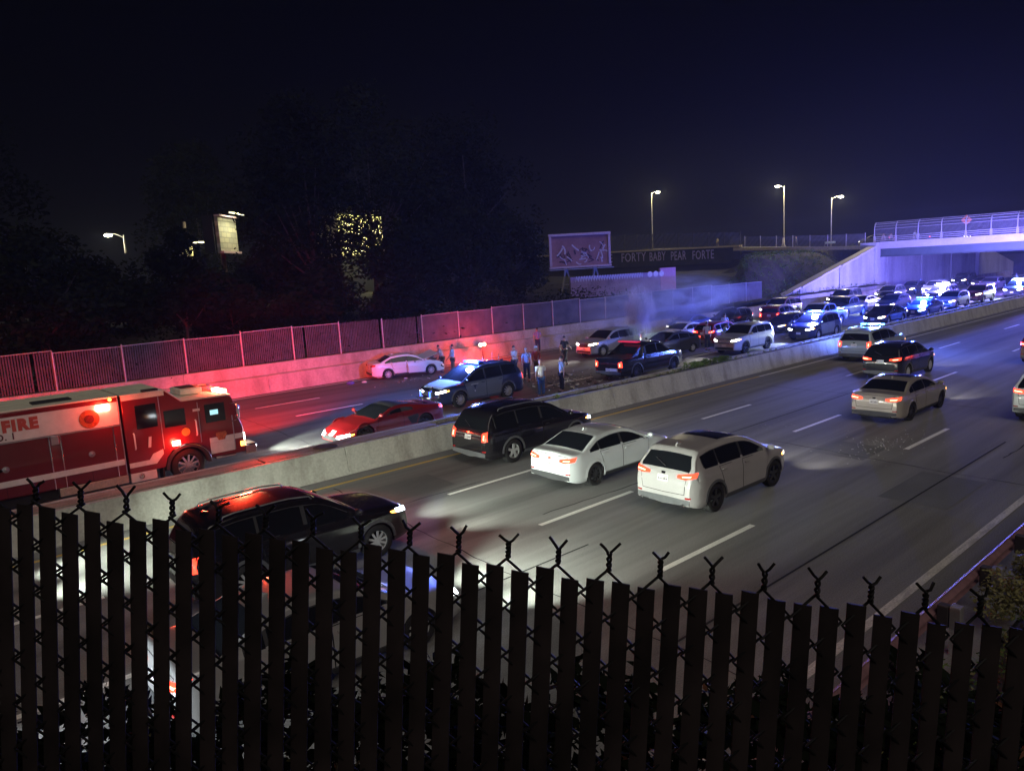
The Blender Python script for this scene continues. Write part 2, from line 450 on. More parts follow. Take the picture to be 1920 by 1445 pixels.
while fx < 70:
    hgt = 1.82 + (0.08 if (i // 3) % 2 else 0.0)
    MB().tube([(fx, 0, 0), (fx, 0, hgt + .06)], 0.035, 8).ball((fx, 0, hgt + .06), .04, 8, 4).build('post', POSTF, ffence)
    pm = MB()
    n = 27
    tight = fx > 27.5
    for k in range(n):
        if not tight and rr.random() < 0.02: continue
        xx = fx + 0.06 + (3.05 - .12) * k / (n - 1)
        w = .108 if tight else .068
        h = hgt - .05 - (0 if tight else rr.random() * .04)
        pm.box((xx, .02 + .004 * rr.random(), .05 + h / 2), (w, .012, h), Matrix.Rotation(rr.uniform(-.006, .006), 3, 'Y'))
    stuff(pm.build('slat_panel', SLATF, ffence, sharp=None))
    if fx < 20 or fx > 27: MB().tube([(fx, -.01, hgt), (fx + 3.05, -.01, hgt + (0.03 if i % 2 else -.02))], 0.024, 6).build('top_rail', POSTF, ffence)
    fx += 3.05; i += 1

# ---- land beyond the far wall
def smooth(t):
    t = max(0.0, min(1.0, t)); return t * t * (3 - 2 * t)
def far_z(x, y):
    base = 1.35 + 2.6 * smooth((y - 41.5) / 22) + 0.25 * math.sin(x * .31 + y * .2) * smooth((y - 43) / 5)
    toe = 64 + (y - 42) * 1.75
    e = smooth((x - toe + 2) / 7) * (4.9 * smooth((y - 42.3) / 9.5) - 0.1)
    if x > 103.5: e = 5.3 * smooth((y - 43.2) / 1.0)
    return max(base if x < 103 else 1.0, 1.25 + e) + .10 * math.sin(x * 1.7) * math.sin(y * 1.3) * (1 if y > 42.5 else 0)
tm = MB()
xs = [-70 + i * 2.0 for i in range(52)] + [34 + i * 1.0 for i in range(70)] + [104 + 4 * i for i in range(30)]
ys = [41.36 + .7 * i for i in range(24)] + [59 + 4 * i for i in range(26)]
for xx in xs:
    for yy in ys: tm.v.append((xx, yy, far_z(xx, yy)))
ny = len(ys)
for i in range(len(xs) - 1):
    for j in range(ny - 1):
        a = i * ny + j
        if xs[i] > 102.5 and ys[j] < 44: continue
        tm.f.append((a, a + ny, a + ny + 1, a + 1))
struct(tm.build('hillside', SOIL, sharp=None))
sl = []
rr = random.Random(21)
for i in range(900):
    xx = 62 + 42 * rr.random(); yy = 42.6 + 12 * rr.random()
    if xx > 64 + (yy - 42) * 1.72: sl.append((xx, yy, far_z(xx, yy) + .12, .3 + .25 * rr.random()))
stuff(weeds('slope_plants', sl, LEAF[0], 9000, .10, .30, 22), 'low scrub covering the embankment beside the road bridge', 'scrub')
sl = []
for i in range(1100):
    xx = -40 + 100 * rr.random(); yy = 41.8 + 14 * rr.random() ** 1.5
    sl.append((xx, yy, far_z(xx, yy) + .4, .6 + .7 * rr.random()))
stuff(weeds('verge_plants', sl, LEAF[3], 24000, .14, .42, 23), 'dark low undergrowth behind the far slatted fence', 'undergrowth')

# ---- road bridge over the motorway, street behind it
bridge = empty('road_bridge', (104, 43, 0))
tag(bridge, 'road bridge over the motorway lit violet by the flashing lights', 'bridge')
def bb(name, x0, x1, y0, y1, z0, z1, mat, bevel=0.02, parent=bridge, off=(104, 43, 0)):
    return MB().box(((x0 + x1) / 2 - off[0], (y0 + y1) / 2 - off[1], (z0 + z1) / 2 - off[2]), (x1 - x0, y1 - y0, z1 - z0)).build(name, mat, parent, bevel)
GIRD = plain('teal girder paint', (0.07, 0.09, 0.10), 0.55, var=0.12, scale=1.2)
PARA = streaky('parapet concrete', (0.55, 0.5, 0.52), (0.35, 0.3, 0.33), 0.8, .3, .3, .6, 8, .08, .2, .6)
bb('girder', 104.1, 104.6, -30, 43.2, 4.98, 6.0, GIRD)
bb('girder_flange', 103.9, 104.8, -30, 43.2, 4.92, 4.98, GIRD, .005)
for i in range(1, 5): bb('girder', 104.1 + i * 8, 104.6 + i * 8, -30, 43.2, 4.98, 6.0, GIRD)
bb('deck_slab', 103.75, 142.5, -30, 43.5, 6.002, 6.32, PARA)
bb('parapet', 103.70, 104.05, -30, 44.5, 6.05, 6.92, PARA)
bb('abutment', 104.0, 143.0, 43.45, 45.0, -.1, 5.98, CONC_WALL)
bb('abutment_corner', 102.6, 104.0, 43.1, 45.2, -.1, 6.9, CONC_WALL)
bb('far_pier_edge', 142.4, 143.6, 42.9, 43.44, -.1, 5.6, CONC_WALL)
for i in range(3):
    bb('wall_pilaster', 104.0 + 12 * i + 3, 104.5 + 12 * i + 3, 43.32, 43.45, -.1, 4.9, CONC_WALL)
# wing wall panels stepping down to the left
xw = 102.58
zt = 6.2
while xw > 77:
    w = 5.0
    z2 = zt - 1.05
    y0 = 43.35 if int((xw - 77) / 5) % 2 else 43.22
    MB().prism([(xw - 104, -.1), (xw - 104, zt), (xw - w - 104 + .02, z2), (xw - w - 104 + .02, -.1)], 1, y0 - 43, 1.0).build('wing_wall_panel', CONC_WALL, bridge, .02)
    MB().prism([(xw - 104, zt + .004), (xw - 104, zt + .22), (xw - w - 104 + .02, z2 + .22), (xw - w - 104 + .02, z2 + .004)], 1, -.1 + y0 - 43.2, 1.1).build('wing_wall_coping', PARA, bridge, .02)
    xw -= w; zt = z2
# second wing wall beyond the bridge
MB().prism([(39.7, -.1), (39.7, 5.9), (58, 2.2), (58, -.1)], 1, .1, 1.2).build('wing_wall_panel', CONC_WALL, bridge, .02)
# curved safety fence on the parapet: posts, rails and mesh
BF = plain('bridge fence steel', (0.45, 0.42, 0.45), 0.5, metal=0.2, var=0.1)
def arc(y):
    pts = [(-.12, y, 6.92), (-.12, y, 8.6)]
    for k in range(1, 7):
        a = k / 6 * 1.15
        pts.append((-.12 + .95 * (1 - math.cos(a)), y, 8.6 + .95 * math.sin(a)))
    return pts
for k in range(25):
    y = 0.9 - 2.75 * k
    MB().tube(arc(y), 0.06, 6).build('fence_post', BF, bridge)
    MB().box((-.06, y - .0, 7.3), (.16, .26, .8)).build('rail_post', PARA, bridge, .02)
ya, yb = 1.0, -66
for z in (7.12, 7.35, 7.58):
    MB().tube([(-.14, ya, z), (-.14, yb, z)], .045, 6).build('handrail', BF, bridge)
for k in (0, 1, 3, 5, 7):
    p = arc(0)[k]
    if k == 0: continue
    MB().tube([(p[0], ya, p[2]), (p[0], yb, p[2])], .03, 6).build('fence_rail', BF, bridge)
MESHF = None
def wire_mesh(name, col, dens, scale):
    """chain link netting seen from far away: a fine woven grid with see-through holes"""
    if name in _mats: return _mats[name]
    m, t, b = _new(name)
    out = t.nodes['Material Output']
    b.inputs['Base Color'].default_value = (*col, 1); b.inputs['Roughness'].default_value = .6
    tr = t.nodes.new('ShaderNodeBsdfTransparent'); mx = t.nodes.new('ShaderNodeMixShader')
    tc = t.nodes.new('ShaderNodeTexCoord'); mp = t.nodes.new('ShaderNodeMapping'); mp.inputs['Rotation'].default_value = (0.785, 0.785, 0.785)
    ck = t.nodes.new('ShaderNodeTexChecker'); ck.inputs['Scale'].default_value = scale
    t.links.new(tc.outputs['Object'], mp.inputs[0]); t.links.new(mp.outputs[0], ck.inputs[0])
    mr = t.nodes.new('ShaderNodeMapRange'); mr.inputs[3].default_value = dens * .4; mr.inputs[4].default_value = min(1, dens * 1.6)
    t.links.new(ck.outputs['Fac'], mr.inputs[0]); t.links.new(mr.outputs[0], mx.inputs[0])
    t.links.new(tr.outputs[0], mx.inputs[1]); t.links.new(b.outputs[0], mx.inputs[2]); t.links.new(mx.outputs[0], out.inputs['Surface'])
    _mats[name] = m
    return m
NET = wire_mesh('chain link netting', (0.35, 0.33, 0.36), 0.22, 12)
NET_D = wire_mesh('dark privacy netting', (0.10, 0.10, 0.11), 0.62, 9)
nm = MB()
ar = arc(0)
for i in range(len(ar) - 1):
    a, b = ar[i], ar[i + 1]
    nm.add([(a[0]+.02, ya, a[2]), (a[0]+.02, yb, a[2]), (b[0]+.02, yb, b[2]), (b[0]+.02, ya, b[2])], [(0,1,2,3)])
nm.build('fence_netting', NET, bridge, sharp=None)

# street that runs from the bridge away over the railway
street = MB()
pts = [(44.5, 6.35), (50, 6.5), (58, 6.9), (70, 7.6), (84, 8.3), (110, 8.8), (150, 9.0)]
for y, z in pts: street.v += [(104.0, y, z), (116.0, y, z)]
for i in range(len(pts) - 1): street.f.append((2*i, 2*i+1, 2*i+3, 2*i+2))
struct(street.build('street', ASPHALT_FAR, sharp=None))
def street_z(y):
    return float(np.interp(y, [p[0] for p in pts], [p[1] for p in pts]))
over = empty('railway_overpass', (103.6, 63, 0))
tag(over, 'dark steel overpass with painted graffiti letters along its girder', 'overpass')
DG = plain('dark girder', (0.05, 0.048, 0.055), 0.7, var=0.25, scale=.8)
def long_box(name, x0, x1, prof, mat):
    """beam along the overpass; prof = (y, z low, z high)"""
    m = MB()
    for y, a, b in prof: m.v += [(x0, y, a), (x0, y, b), (x1, y, b), (x1, y, a)]
    for i in range(len(prof) - 1):
        for q in range(4): m.f.append((i*4+q, i*4+(q+1)%4, (i+1)*4+(q+1)%4, (i+1)*4+q))
    e = (len(prof) - 1) * 4
    m.f += [(0,1,2,3), (e+3,e+2,e+1,e)]
    return m.build(name, mat, over, .02)
long_box('girder', 0, .5, [(1, 5.1, 7.5), (30, 5.3, 8.0), (62, 5.4, 8.3)], DG)
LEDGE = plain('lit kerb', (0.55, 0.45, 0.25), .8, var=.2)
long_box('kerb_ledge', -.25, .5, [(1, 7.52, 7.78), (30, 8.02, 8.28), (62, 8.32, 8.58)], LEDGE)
for k in range(22):
    y = 1 + k * 2.9
    z = street_z(63 + y)
    MB().bar((0, y, z), (0, y, z + 2.6), .1).build('fence_post', DG, over)
fm = MB()
for k in range(21):
    y = 1 + k * 2.9
    z0, z1 = street_z(63 + y), street_z(63 + y + 2.9)
    fm.add([(.05, y, z0), (.05, y + 2.9, z1), (.05, y + 2.9, z1 + 2.5), (.05, y, z0 + 2.5)], [(0,1,2,3)])
fm.build('fence_netting', NET_D, over, sharp=None)
GRAF = plain('graffiti paint', (0.55, 0.45, 0.6), .7, var=.2, scale=2)
for body, y, size, sx_ in (('FORTY', 88.0, 2.15, .80), ('BABY', 81.7, 2.1, .66), ('PEAR', 77.2, 2.05, .64), ('FORTE', 72.9, 2.0, .66), ('TE', 91.6, 2.1, .66), ('TE', 113.0, 2.1, .66)):
    text('graffiti_lettering', body, size, GRAF, over, (-.02, y - 63, 5.98 + (y - 72) * .016), (PI / 2, 0, -PI / 2), .003, .02, spacing=1.08, sx=sx_)
# plain fence of the street between overpass and bridge
sfence = empty('street_fence', (103.4, 44.5, 0))
tag(sfence, 'thin see-through street fence with kerb beside the walkers above the embankment', 'fence')
fm = MB()
for k in range(8):
    y = .4 + k * 2.6
    z = street_z(44.5 + y)
    MB().tube([(0, y, z - .3), (0, y, z + 1.9)], .05, 6).build('fence_post', BF, sfence)
    z1 = street_z(44.5 + y + 2.6)
    fm.add([(.03, y, z), (.03, y + 2.6, z1), (.03, y + 2.6, z1 + 1.8), (.03, y, z + 1.8)], [(0,1,2,3)])
fm.build('fence_netting', NET, sfence, sharp=None)
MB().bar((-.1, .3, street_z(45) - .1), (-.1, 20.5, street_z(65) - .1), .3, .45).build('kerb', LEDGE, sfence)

# ================================================================== VEHICLES
# one lofted body per kind of car: side profile, belt line and plan shape give a closed surface
# y(x, z) on the flanks and z(x, y) on top; panes, doors, lamps and trim are laid on that surface
# profile points run from the rear bumper (x = 0) to the nose
KINDS = {
 'elantra': dict(L=4.57, W=1.80, H=1.44, wb=2.70, ro=.95, R=.325, gc=.20, top=[(0,.80),(.04,.99),(.12,1.035),(.52,1.06),(1.22,1.37),(1.75,1.435),(2.3,1.425),(2.62,1.36),(3.42,.99),(4.15,.85),(4.45,.73),(4.57,.55)], belt=(.97,.93), x=(3.28,2.12,1.18,.82), rw=.70, ws=(2.50,3.36), bw=(.56,1.20), sedan=1),
 'camry': dict(L=4.85, W=1.83, H=1.46, wb=2.78, ro=1.05, R=.33, gc=.19, top=[(0,.80),(.04,1.02),(.12,1.07),(.62,1.09),(1.3,1.38),(1.85,1.455),(2.45,1.44),(2.85,1.36),(3.62,1.0),(4.4,.86),(4.72,.74),(4.85,.55)], belt=(.99,.94), x=(3.45,2.28,1.30,.98), rw=.70, ws=(2.72,3.56), bw=(.66,1.30), sedan=1),
 'cx5': dict(L=4.55, W=1.84, H=1.68, wb=2.70, ro=.93, R=.36, gc=.24, top=[(0,.86),(.03,1.05),(.08,1.12),(.36,1.50),(.50,1.60),(.95,1.66),(1.7,1.68),(2.3,1.64),(2.6,1.57),(3.42,1.15),(4.15,1.0),(4.42,.86),(4.55,.62)], belt=(1.15,1.05), x=(3.30,2.10,1.10,.52), rw=.70, ws=(2.48,3.36), bw=(.11,.36), clad=1),
 'explorer': dict(L=5.0, W=2.0, H=1.79, wb=2.86, ro=1.08, R=.385, gc=.24, top=[(0,.86),(.03,1.06),(.08,1.14),(.30,1.55),(.46,1.72),(1.0,1.785),(2.0,1.79),(2.7,1.72),(3.0,1.62),(3.78,1.17),(4.62,1.05),(4.9,.9),(5.0,.66)], belt=(1.16,1.09), x=(3.64,2.40,1.36,.46), rw=.72, ws=(2.80,3.72), bw=(.11,.31), clad=1, rails=1),
 'rav': dict(L=4.6, W=1.85, H=1.69, wb=2.69, ro=.95, R=.36, gc=.23, top=[(0,.88),(.03,1.05),(.07,1.12),(.32,1.48),(.46,1.60),(.95,1.67),(1.8,1.69),(2.4,1.63),(2.7,1.55),(3.5,1.12),(4.2,1.0),(4.48,.86),(4.6,.62)], belt=(1.13,1.04), x=(3.38,2.16,1.16,.50), rw=.70, ws=(2.58,3.44), bw=(.10,.33), clad=1, rails=1),
 'escalade': dict(L=5.2, W=2.03, H=1.88, wb=2.95, ro=1.1, R=.405, gc=.26, top=[(0,.9),(.02,1.08),(.05,1.18),(.18,1.62),(.30,1.79),(.8,1.86),(2.1,1.88),(2.8,1.83),(3.05,1.75),(3.72,1.27),(4.7,1.16),(5.05,1.02),(5.2,.7)], belt=(1.22,1.19), x=(3.60,2.45,1.42,.30), rw=.76, ws=(2.92,3.68), bw=(.07,.19), clad=1, rails=1),
 'jeep': dict(L=4.82, W=1.94, H=1.76, wb=2.91, ro=.98, R=.385, gc=.26, top=[(0,.88),(.03,1.06),(.07,1.14),(.28,1.52),(.42,1.68),(.95,1.75),(2.0,1.76),(2.6,1.69),(2.85,1.6),(3.55,1.17),(4.5,1.08),(4.75,.98),(4.82,.7)], belt=(1.15,1.08), x=(3.45,2.28,1.30,.42), rw=.72, ws=(2.70,3.50), bw=(.10,.29), clad=1, rails=1),
 'runner': dict(L=4.82, W=1.92, H=1.82, wb=2.79, ro=1.0, R=.40, gc=.30, top=[(0,.92),(.03,1.1),(.06,1.2),(.20,1.58),(.32,1.75),(.9,1.81),(2.0,1.82),(2.55,1.77),(2.75,1.69),(3.40,1.24),(4.4,1.16),(4.72,1.05),(4.82,.75)], belt=(1.22,1.17), x=(3.32,2.24,1.26,.32), rw=.74, ws=(2.62,3.36), bw=(.08,.21), clad=1, rails=1),
 'prius': dict(L=4.48, W=1.75, H=1.49, wb=2.70, ro=.85, R=.31, gc=.18, top=[(0,.85),(.03,1.02),(.08,1.1),(.9,1.36),(1.5,1.47),(2.0,1.49),(2.5,1.43),(3.55,.97),(4.15,.84),(4.38,.7),(4.48,.5)], belt=(1.03,.93), x=(3.40,2.08,1.14,.62), rw=.70, ws=(2.40,3.48), bw=(.14,.86), sedan=1),
 'sport': dict(L=4.63, W=1.93, H=1.23, wb=2.72, ro=.95, R=.345, gc=.13, top=[(0,.80),(.04,.96),(.12,1.0),(.75,1.04),(1.5,1.17),(1.85,1.22),(2.2,1.20),(2.45,1.15),(3.25,.83),(3.9,.72),(4.35,.58),(4.63,.36)], belt=(.94,.84), x=(3.02,1.96,1.55,1.5), rw=.66, ws=(2.34,3.18), bw=(.8,1.3), sedan=1, twodoor=1),
 'pickup': dict(L=5.62, W=2.03, H=1.89, wb=3.30, ro=1.2, R=.40, gc=.28, top=[(0,.95),(.02,1.12),(.05,1.20),(1.62,1.22),(1.68,1.24),(1.92,1.70),(2.05,1.82),(2.5,1.88),(3.1,1.88),(3.4,1.82),(3.56,1.74),(4.22,1.28),(5.15,1.16),(5.5,1.02),(5.62,.7)], belt=(1.24,1.20), x=(4.08,3.02,2.06,2.0), rw=.74, ws=(3.46,4.18), bw=(1.70,1.93), bed=1, clad=1),
}
class Shape:
    def __init__(s, k):
        s.__dict__.update(KINDS[k]); s.k = k
        N = int(s.L / .01) + 1
        xs = np.linspace(0, s.L, N)
        px, pz = zip(*s.top)
        z = np.interp(xs, px, pz)
        pad = 30
        g = np.exp(-0.5 * (np.arange(-9, 10) / 3.2) ** 2); g /= g.sum()
        zz = np.concatenate([2 * z[0] - z[pad:0:-1], z, 2 * z[-1] - z[-2:-pad - 2:-1]])
        s.zt = np.convolve(zz, g, 'same')[pad:-pad]
        s.N = N
        s.ra = s.ro; s.fa = s.ro + s.wb
        s.Ra = s.R + .055
        s.cr = .035; s.rc = .07
    def top_c(s, x):
        f = min(max(x / s.L, 0), 1) * (s.N - 1); i = min(int(f), s.N - 2); f -= i
        return s.zt[i] * (1 - f) + s.zt[i + 1] * f
    def belt_z(s, x):
        return s.belt[0] + (s.belt[1] - s.belt[0]) * x / s.L
    def plan(s, x):
        r = 1.0
        if x < .55: r -= .15 * ((.55 - x) / .55) ** 2.6
        if x > s.L - .95: r -= .27 * ((x - s.L + .95) / .95) ** 2.3
        return r
    def yh(s, x, z):
        b = s.belt_z(x); w = s.W / 2 * s.plan(x)
        if z <= b:
            t = max(0, (z - s.gc) / (b - s.gc))
            if t < .12: k = .93 + .055 * (t / .12) ** .6
            elif t < .55: k = .985 + .015 * math.sin((t - .12) / .43 * PI / 2)
            else: k = 1.0 - .045 * ((t - .55) / .45) ** 1.8
            k += .008 * math.exp(-((t - .80) / .05) ** 2) - .009 * math.exp(-((t - .45) / .15) ** 2)
            return w * k
        t = (z - b) / (s.H - b)
        taper = 1 - .07 * max(0, (s.L * .4 - x) / (s.L * .4)) ** 1.6
        k = .945 + (s.rw - .945) * t ** 1.15
        return w * (.955 + (k - .955) * 1.0) * (1 - (1 - taper) * min(1, t * 3))
    def zte(s, x):
        return s.top_c(x) - s.cr - s.rc
    def ye(s, x): return s.yh(x, s.zte(x))
    def topz(s, x, y):
        ye = s.ye(x); y = min(abs(y), ye)
        z = s.top_c(x) - s.cr * (y / ye) ** 2
        d = y - (ye - s.rc)
        if d > 0: z -= s.rc - math.sqrt(max(0, s.rc ** 2 - d * d))
        return z
    def zb(s, x):
        z = s.gc
        if x < .35: z += .10 * (1 - x / .35) ** 1.5
        if x > s.L - .5: z += .03 * ((x - s.L + .5) / .5)
        for a in (s.ra, s.fa):
            d = abs(x - a)
            if d < s.Ra: z = max(z, s.R + math.sqrt(s.Ra ** 2 - d * d))
        return z
    def inside(s, x, y, z):
        if z > s.zte(x):
            return abs(y) <= s.ye(x) and z <= s.topz(x, y)
        return abs(y) <= s.yh(x, z)
    def xr(s, y, z, front=False):
        a, c = (0.0, 2.2) if not front else (s.L, s.L - 2.2)
        if s.inside(a, y, z): return a
        for _ in range(22):
            m = (a + c) / 2
            if s.inside(m, y, z): c = m
            else: a = m
        return (a + c) / 2
    def body(s):
        X = set(np.round(np.linspace(0, s.L, 44), 4))
        for e in (.01, .025, .045, .07, .1, .14, .19, .25): X.add(e); X.add(round(s.L - e, 4))
        for a in (s.ra, s.fa):
            for k in range(13):
                X.add(round(a + s.Ra * math.cos(PI * k / 12), 4))
            X.add(a - s.Ra - .003); X.add(a + s.Ra + .003)
        X = sorted(x for x in X if 0 <= x <= s.L)
        mb = MB(); rows = None
        for x in X:
            zb, zt, ye = s.zb(x), s.zte(x), s.ye(x)
            yb = s.yh(x, zb)
            b = s.belt_z(x)
            m = b if (zt > b + .08 and b > zb + .05) else zb + (zt - zb) * .6
            sec = [(0, zb), (yb * .6, zb), (yb - .01, zb)]
            for i in range(16): z = zb + (m - zb) * i / 15; sec.append((s.yh(x, z), z))
            for i in range(1, 6): z = m + (zt - m) * i / 5; sec.append((s.yh(x, z), z))
            for i in range(1, 5):
                a = i / 4 * PI / 2; y = ye - s.rc + s.rc * math.cos(a); sec.append((y, s.topz(x, y)))
            for i in range(1, 6): y = (ye - s.rc) * (1 - i / 5); sec.append((y, s.topz(x, y)))
            ring = [(x, y, z) for y, z in sec] + [(x, -y, z) for y, z in sec[-2:0:-1]]
            rows = len(ring)
            mb.v += ring
        n = rows
        for i in range(len(X) - 1):
            for k in range(n):
                a = i * n + k; b2 = i * n + (k + 1) % n
                mb.f.append((a, a + n, b2 + n, b2))
        mb.f.append(tuple(range(n))); mb.f.append(tuple(range((len(X) - 1) * n + n - 1, (len(X) - 1) * n - 1, -1)))
        return mb
    # ---- patches laid on the surface
    def _grid(s, P, inward, depth=.012):
        """P[i][j] positions; closes the rim inwards so that the panel has thickness"""
        mb = MB(); n, m = len(P), len(P[0])
        for r in P: mb.v += [tuple(p) for p in r]
        for i in range(n - 1):
            for j in range(m - 1): mb.f.append((i*m+j, i*m+j+1, (i+1)*m+j+1, (i+1)*m+j))
        rim = [(0, j) for j in range(m)] + [(i, m-1) for i in range(1, n)] + [(n-1, j) for j in range(m-2, -1, -1)] + [(i, 0) for i in range(n-2, 0, -1)]
        o = len(mb.v); iv = Vector(inward) * depth
        for i, j in rim: mb.v.append(tuple(Vector(P[i][j]) + iv))
        k = len(rim)
        for q in range(k):
            a = rim[q]; b = rim[(q + 1) % k]
            mb.f.append((a[0]*m+a[1], b[0]*m+b[1], o + (q + 1) % k, o + q))
        return mb
    def side(s, bot, top, sd, off=.005, rows=4, cols=9):
        def samp(c, t):
            if len(c) == 2: return (c[0][0] + (c[1][0]-c[0][0]) * t, c[0][1] + (c[1][1]-c[0][1]) * t)
            f = t * (len(c) - 1); i = min(int(f), len(c) - 2); f -= i
            return (c[i][0] * (1-f) + c[i+1][0] * f, c[i][1] * (1-f) + c[i+1][1] * f)
        P = []
        for i in range(rows + 1):
            r = []
            for j in range(cols + 1):
                a = samp(bot, j / cols); b = samp(top, j / cols); t = i / rows
                x = a[0] + (b[0]-a[0]) * t; z = a[1] + (b[1]-a[1]) * t
                r.append((x, sd * (s.yh(x, z) + off), z))
            P.append(r)
        return s._grid(P, (0, -sd, 0))
    def end(s, bot, top, front=False, off=.005, rows=3, cols=8, depth=.02):
        P = []
        sg = 1 if front else -1
        for i in range(rows + 1):
            r = []
            for j in range(cols + 1):
                u = j / cols * (len(bot) - 1); q = min(int(u), len(bot) - 2); u -= q
                a = (bot[q][0]*(1-u)+bot[q+1][0]*u, bot[q][1]*(1-u)+bot[q+1][1]*u)
                b = (top[q][0]*(1-u)+top[q+1][0]*u, top[q][1]*(1-u)+top[q+1][1]*u)
                t = i / rows; y = a[0]+(b[0]-a[0])*t; z = a[1]+(b[1]-a[1])*t
                r.append((s.xr(y, z, front) + sg * off, y, z))
            P.append(r)
        return s._grid(P, (-sg, 0, 0), depth)
    def topp(s, x0, x1, inset, off=.006, rows=8, cols=10, inset2=None):
        P = []
        for i in range(rows + 1):
            x = x0 + (x1 - x0) * i / rows
            ins = inset if inset2 is None else inset + (inset2 - inset) * i / rows
            w = s.ye(x) - ins
            dz = (s.top_c(x + .02) - s.top_c(x - .02)) / .04
            nrm = Vector((-dz, 0, 1)).normalized()
            P.append([tuple(Vector((x, -w + 2*w*j/cols, s.topz(x, -w + 2*w*j/cols))) + nrm * off) for j in range(cols + 1)])
        x = (x0 + x1) / 2; dz = (s.top_c(x + .05) - s.top_c(x - .05)) / .1
        return s._grid(P, Vector((dz, 0, -1)).normalized())
    def window(s, xa, xb, zlo=.03, sd=1, off=.006, grow=0.0):
        """side pane between stations, bounded by belt and roof edge"""
        bot, top = [], []
        n = 12
        for i in range(n + 1):
            x = xa + (xb - xa) * i / n
            lo = s.belt_z(x) + zlo - grow
            hi = min(s.H - .155 + grow, s.zte(x) - .045 + grow)
            if hi > lo + .03: bot.append((x, lo)); top.append((x, hi))
        if len(bot) < 2: return None
        return s.side(bot, top, sd, off, 3, 12)
SHAPES = {}
def shape(k):
    if k not in SHAPES: SHAPES[k] = Shape(k)
    return SHAPES[k]
def cached(key, fn, sharp=35.0):
    if key not in _cache:
        mb = fn()
        _cache[key] = mb.mesh(key, sharp) if mb is not None else None
    return _cache[key]
def tyre_mb(R, w):
    h = w / 2
    return MB().lathe([(R*.62, -h*.8), (R*.68, -h), (R*.90, -h), (R*.97, -h*.85), (R, -h*.55), (R, h*.55), (R*.97, h*.85), (R*.90, h), (R*.68, h), (R*.62, h*.8)], 26, 1)
def rim_mb(R, w, n):
    h = w / 2
    mb = MB().lathe([(R*.70, -h*.98), (R*.69, -h*.80), (R*.60, -h*.7), (R*.57, h*.5), (R*.62, h*.7)], 26, 1)
    mb.lathe([(0.0, -h*.78), (R*.14, -h*.78), (R*.17, -h*.66), (R*.17, -h*.3)], 14, 1)
    for k in range(n):
        a = 2 * PI * k / n + .2
        q = Matrix.Rotation(-a, 3, 'Y')
        for dy in ((0,) if n > 7 else (-.0,)):
            mb.box(q @ Vector((R*.39, -h*.66, 0)), (R*.52, h*.22, R*(.22 if n < 7 else .12)), q)
    return mb
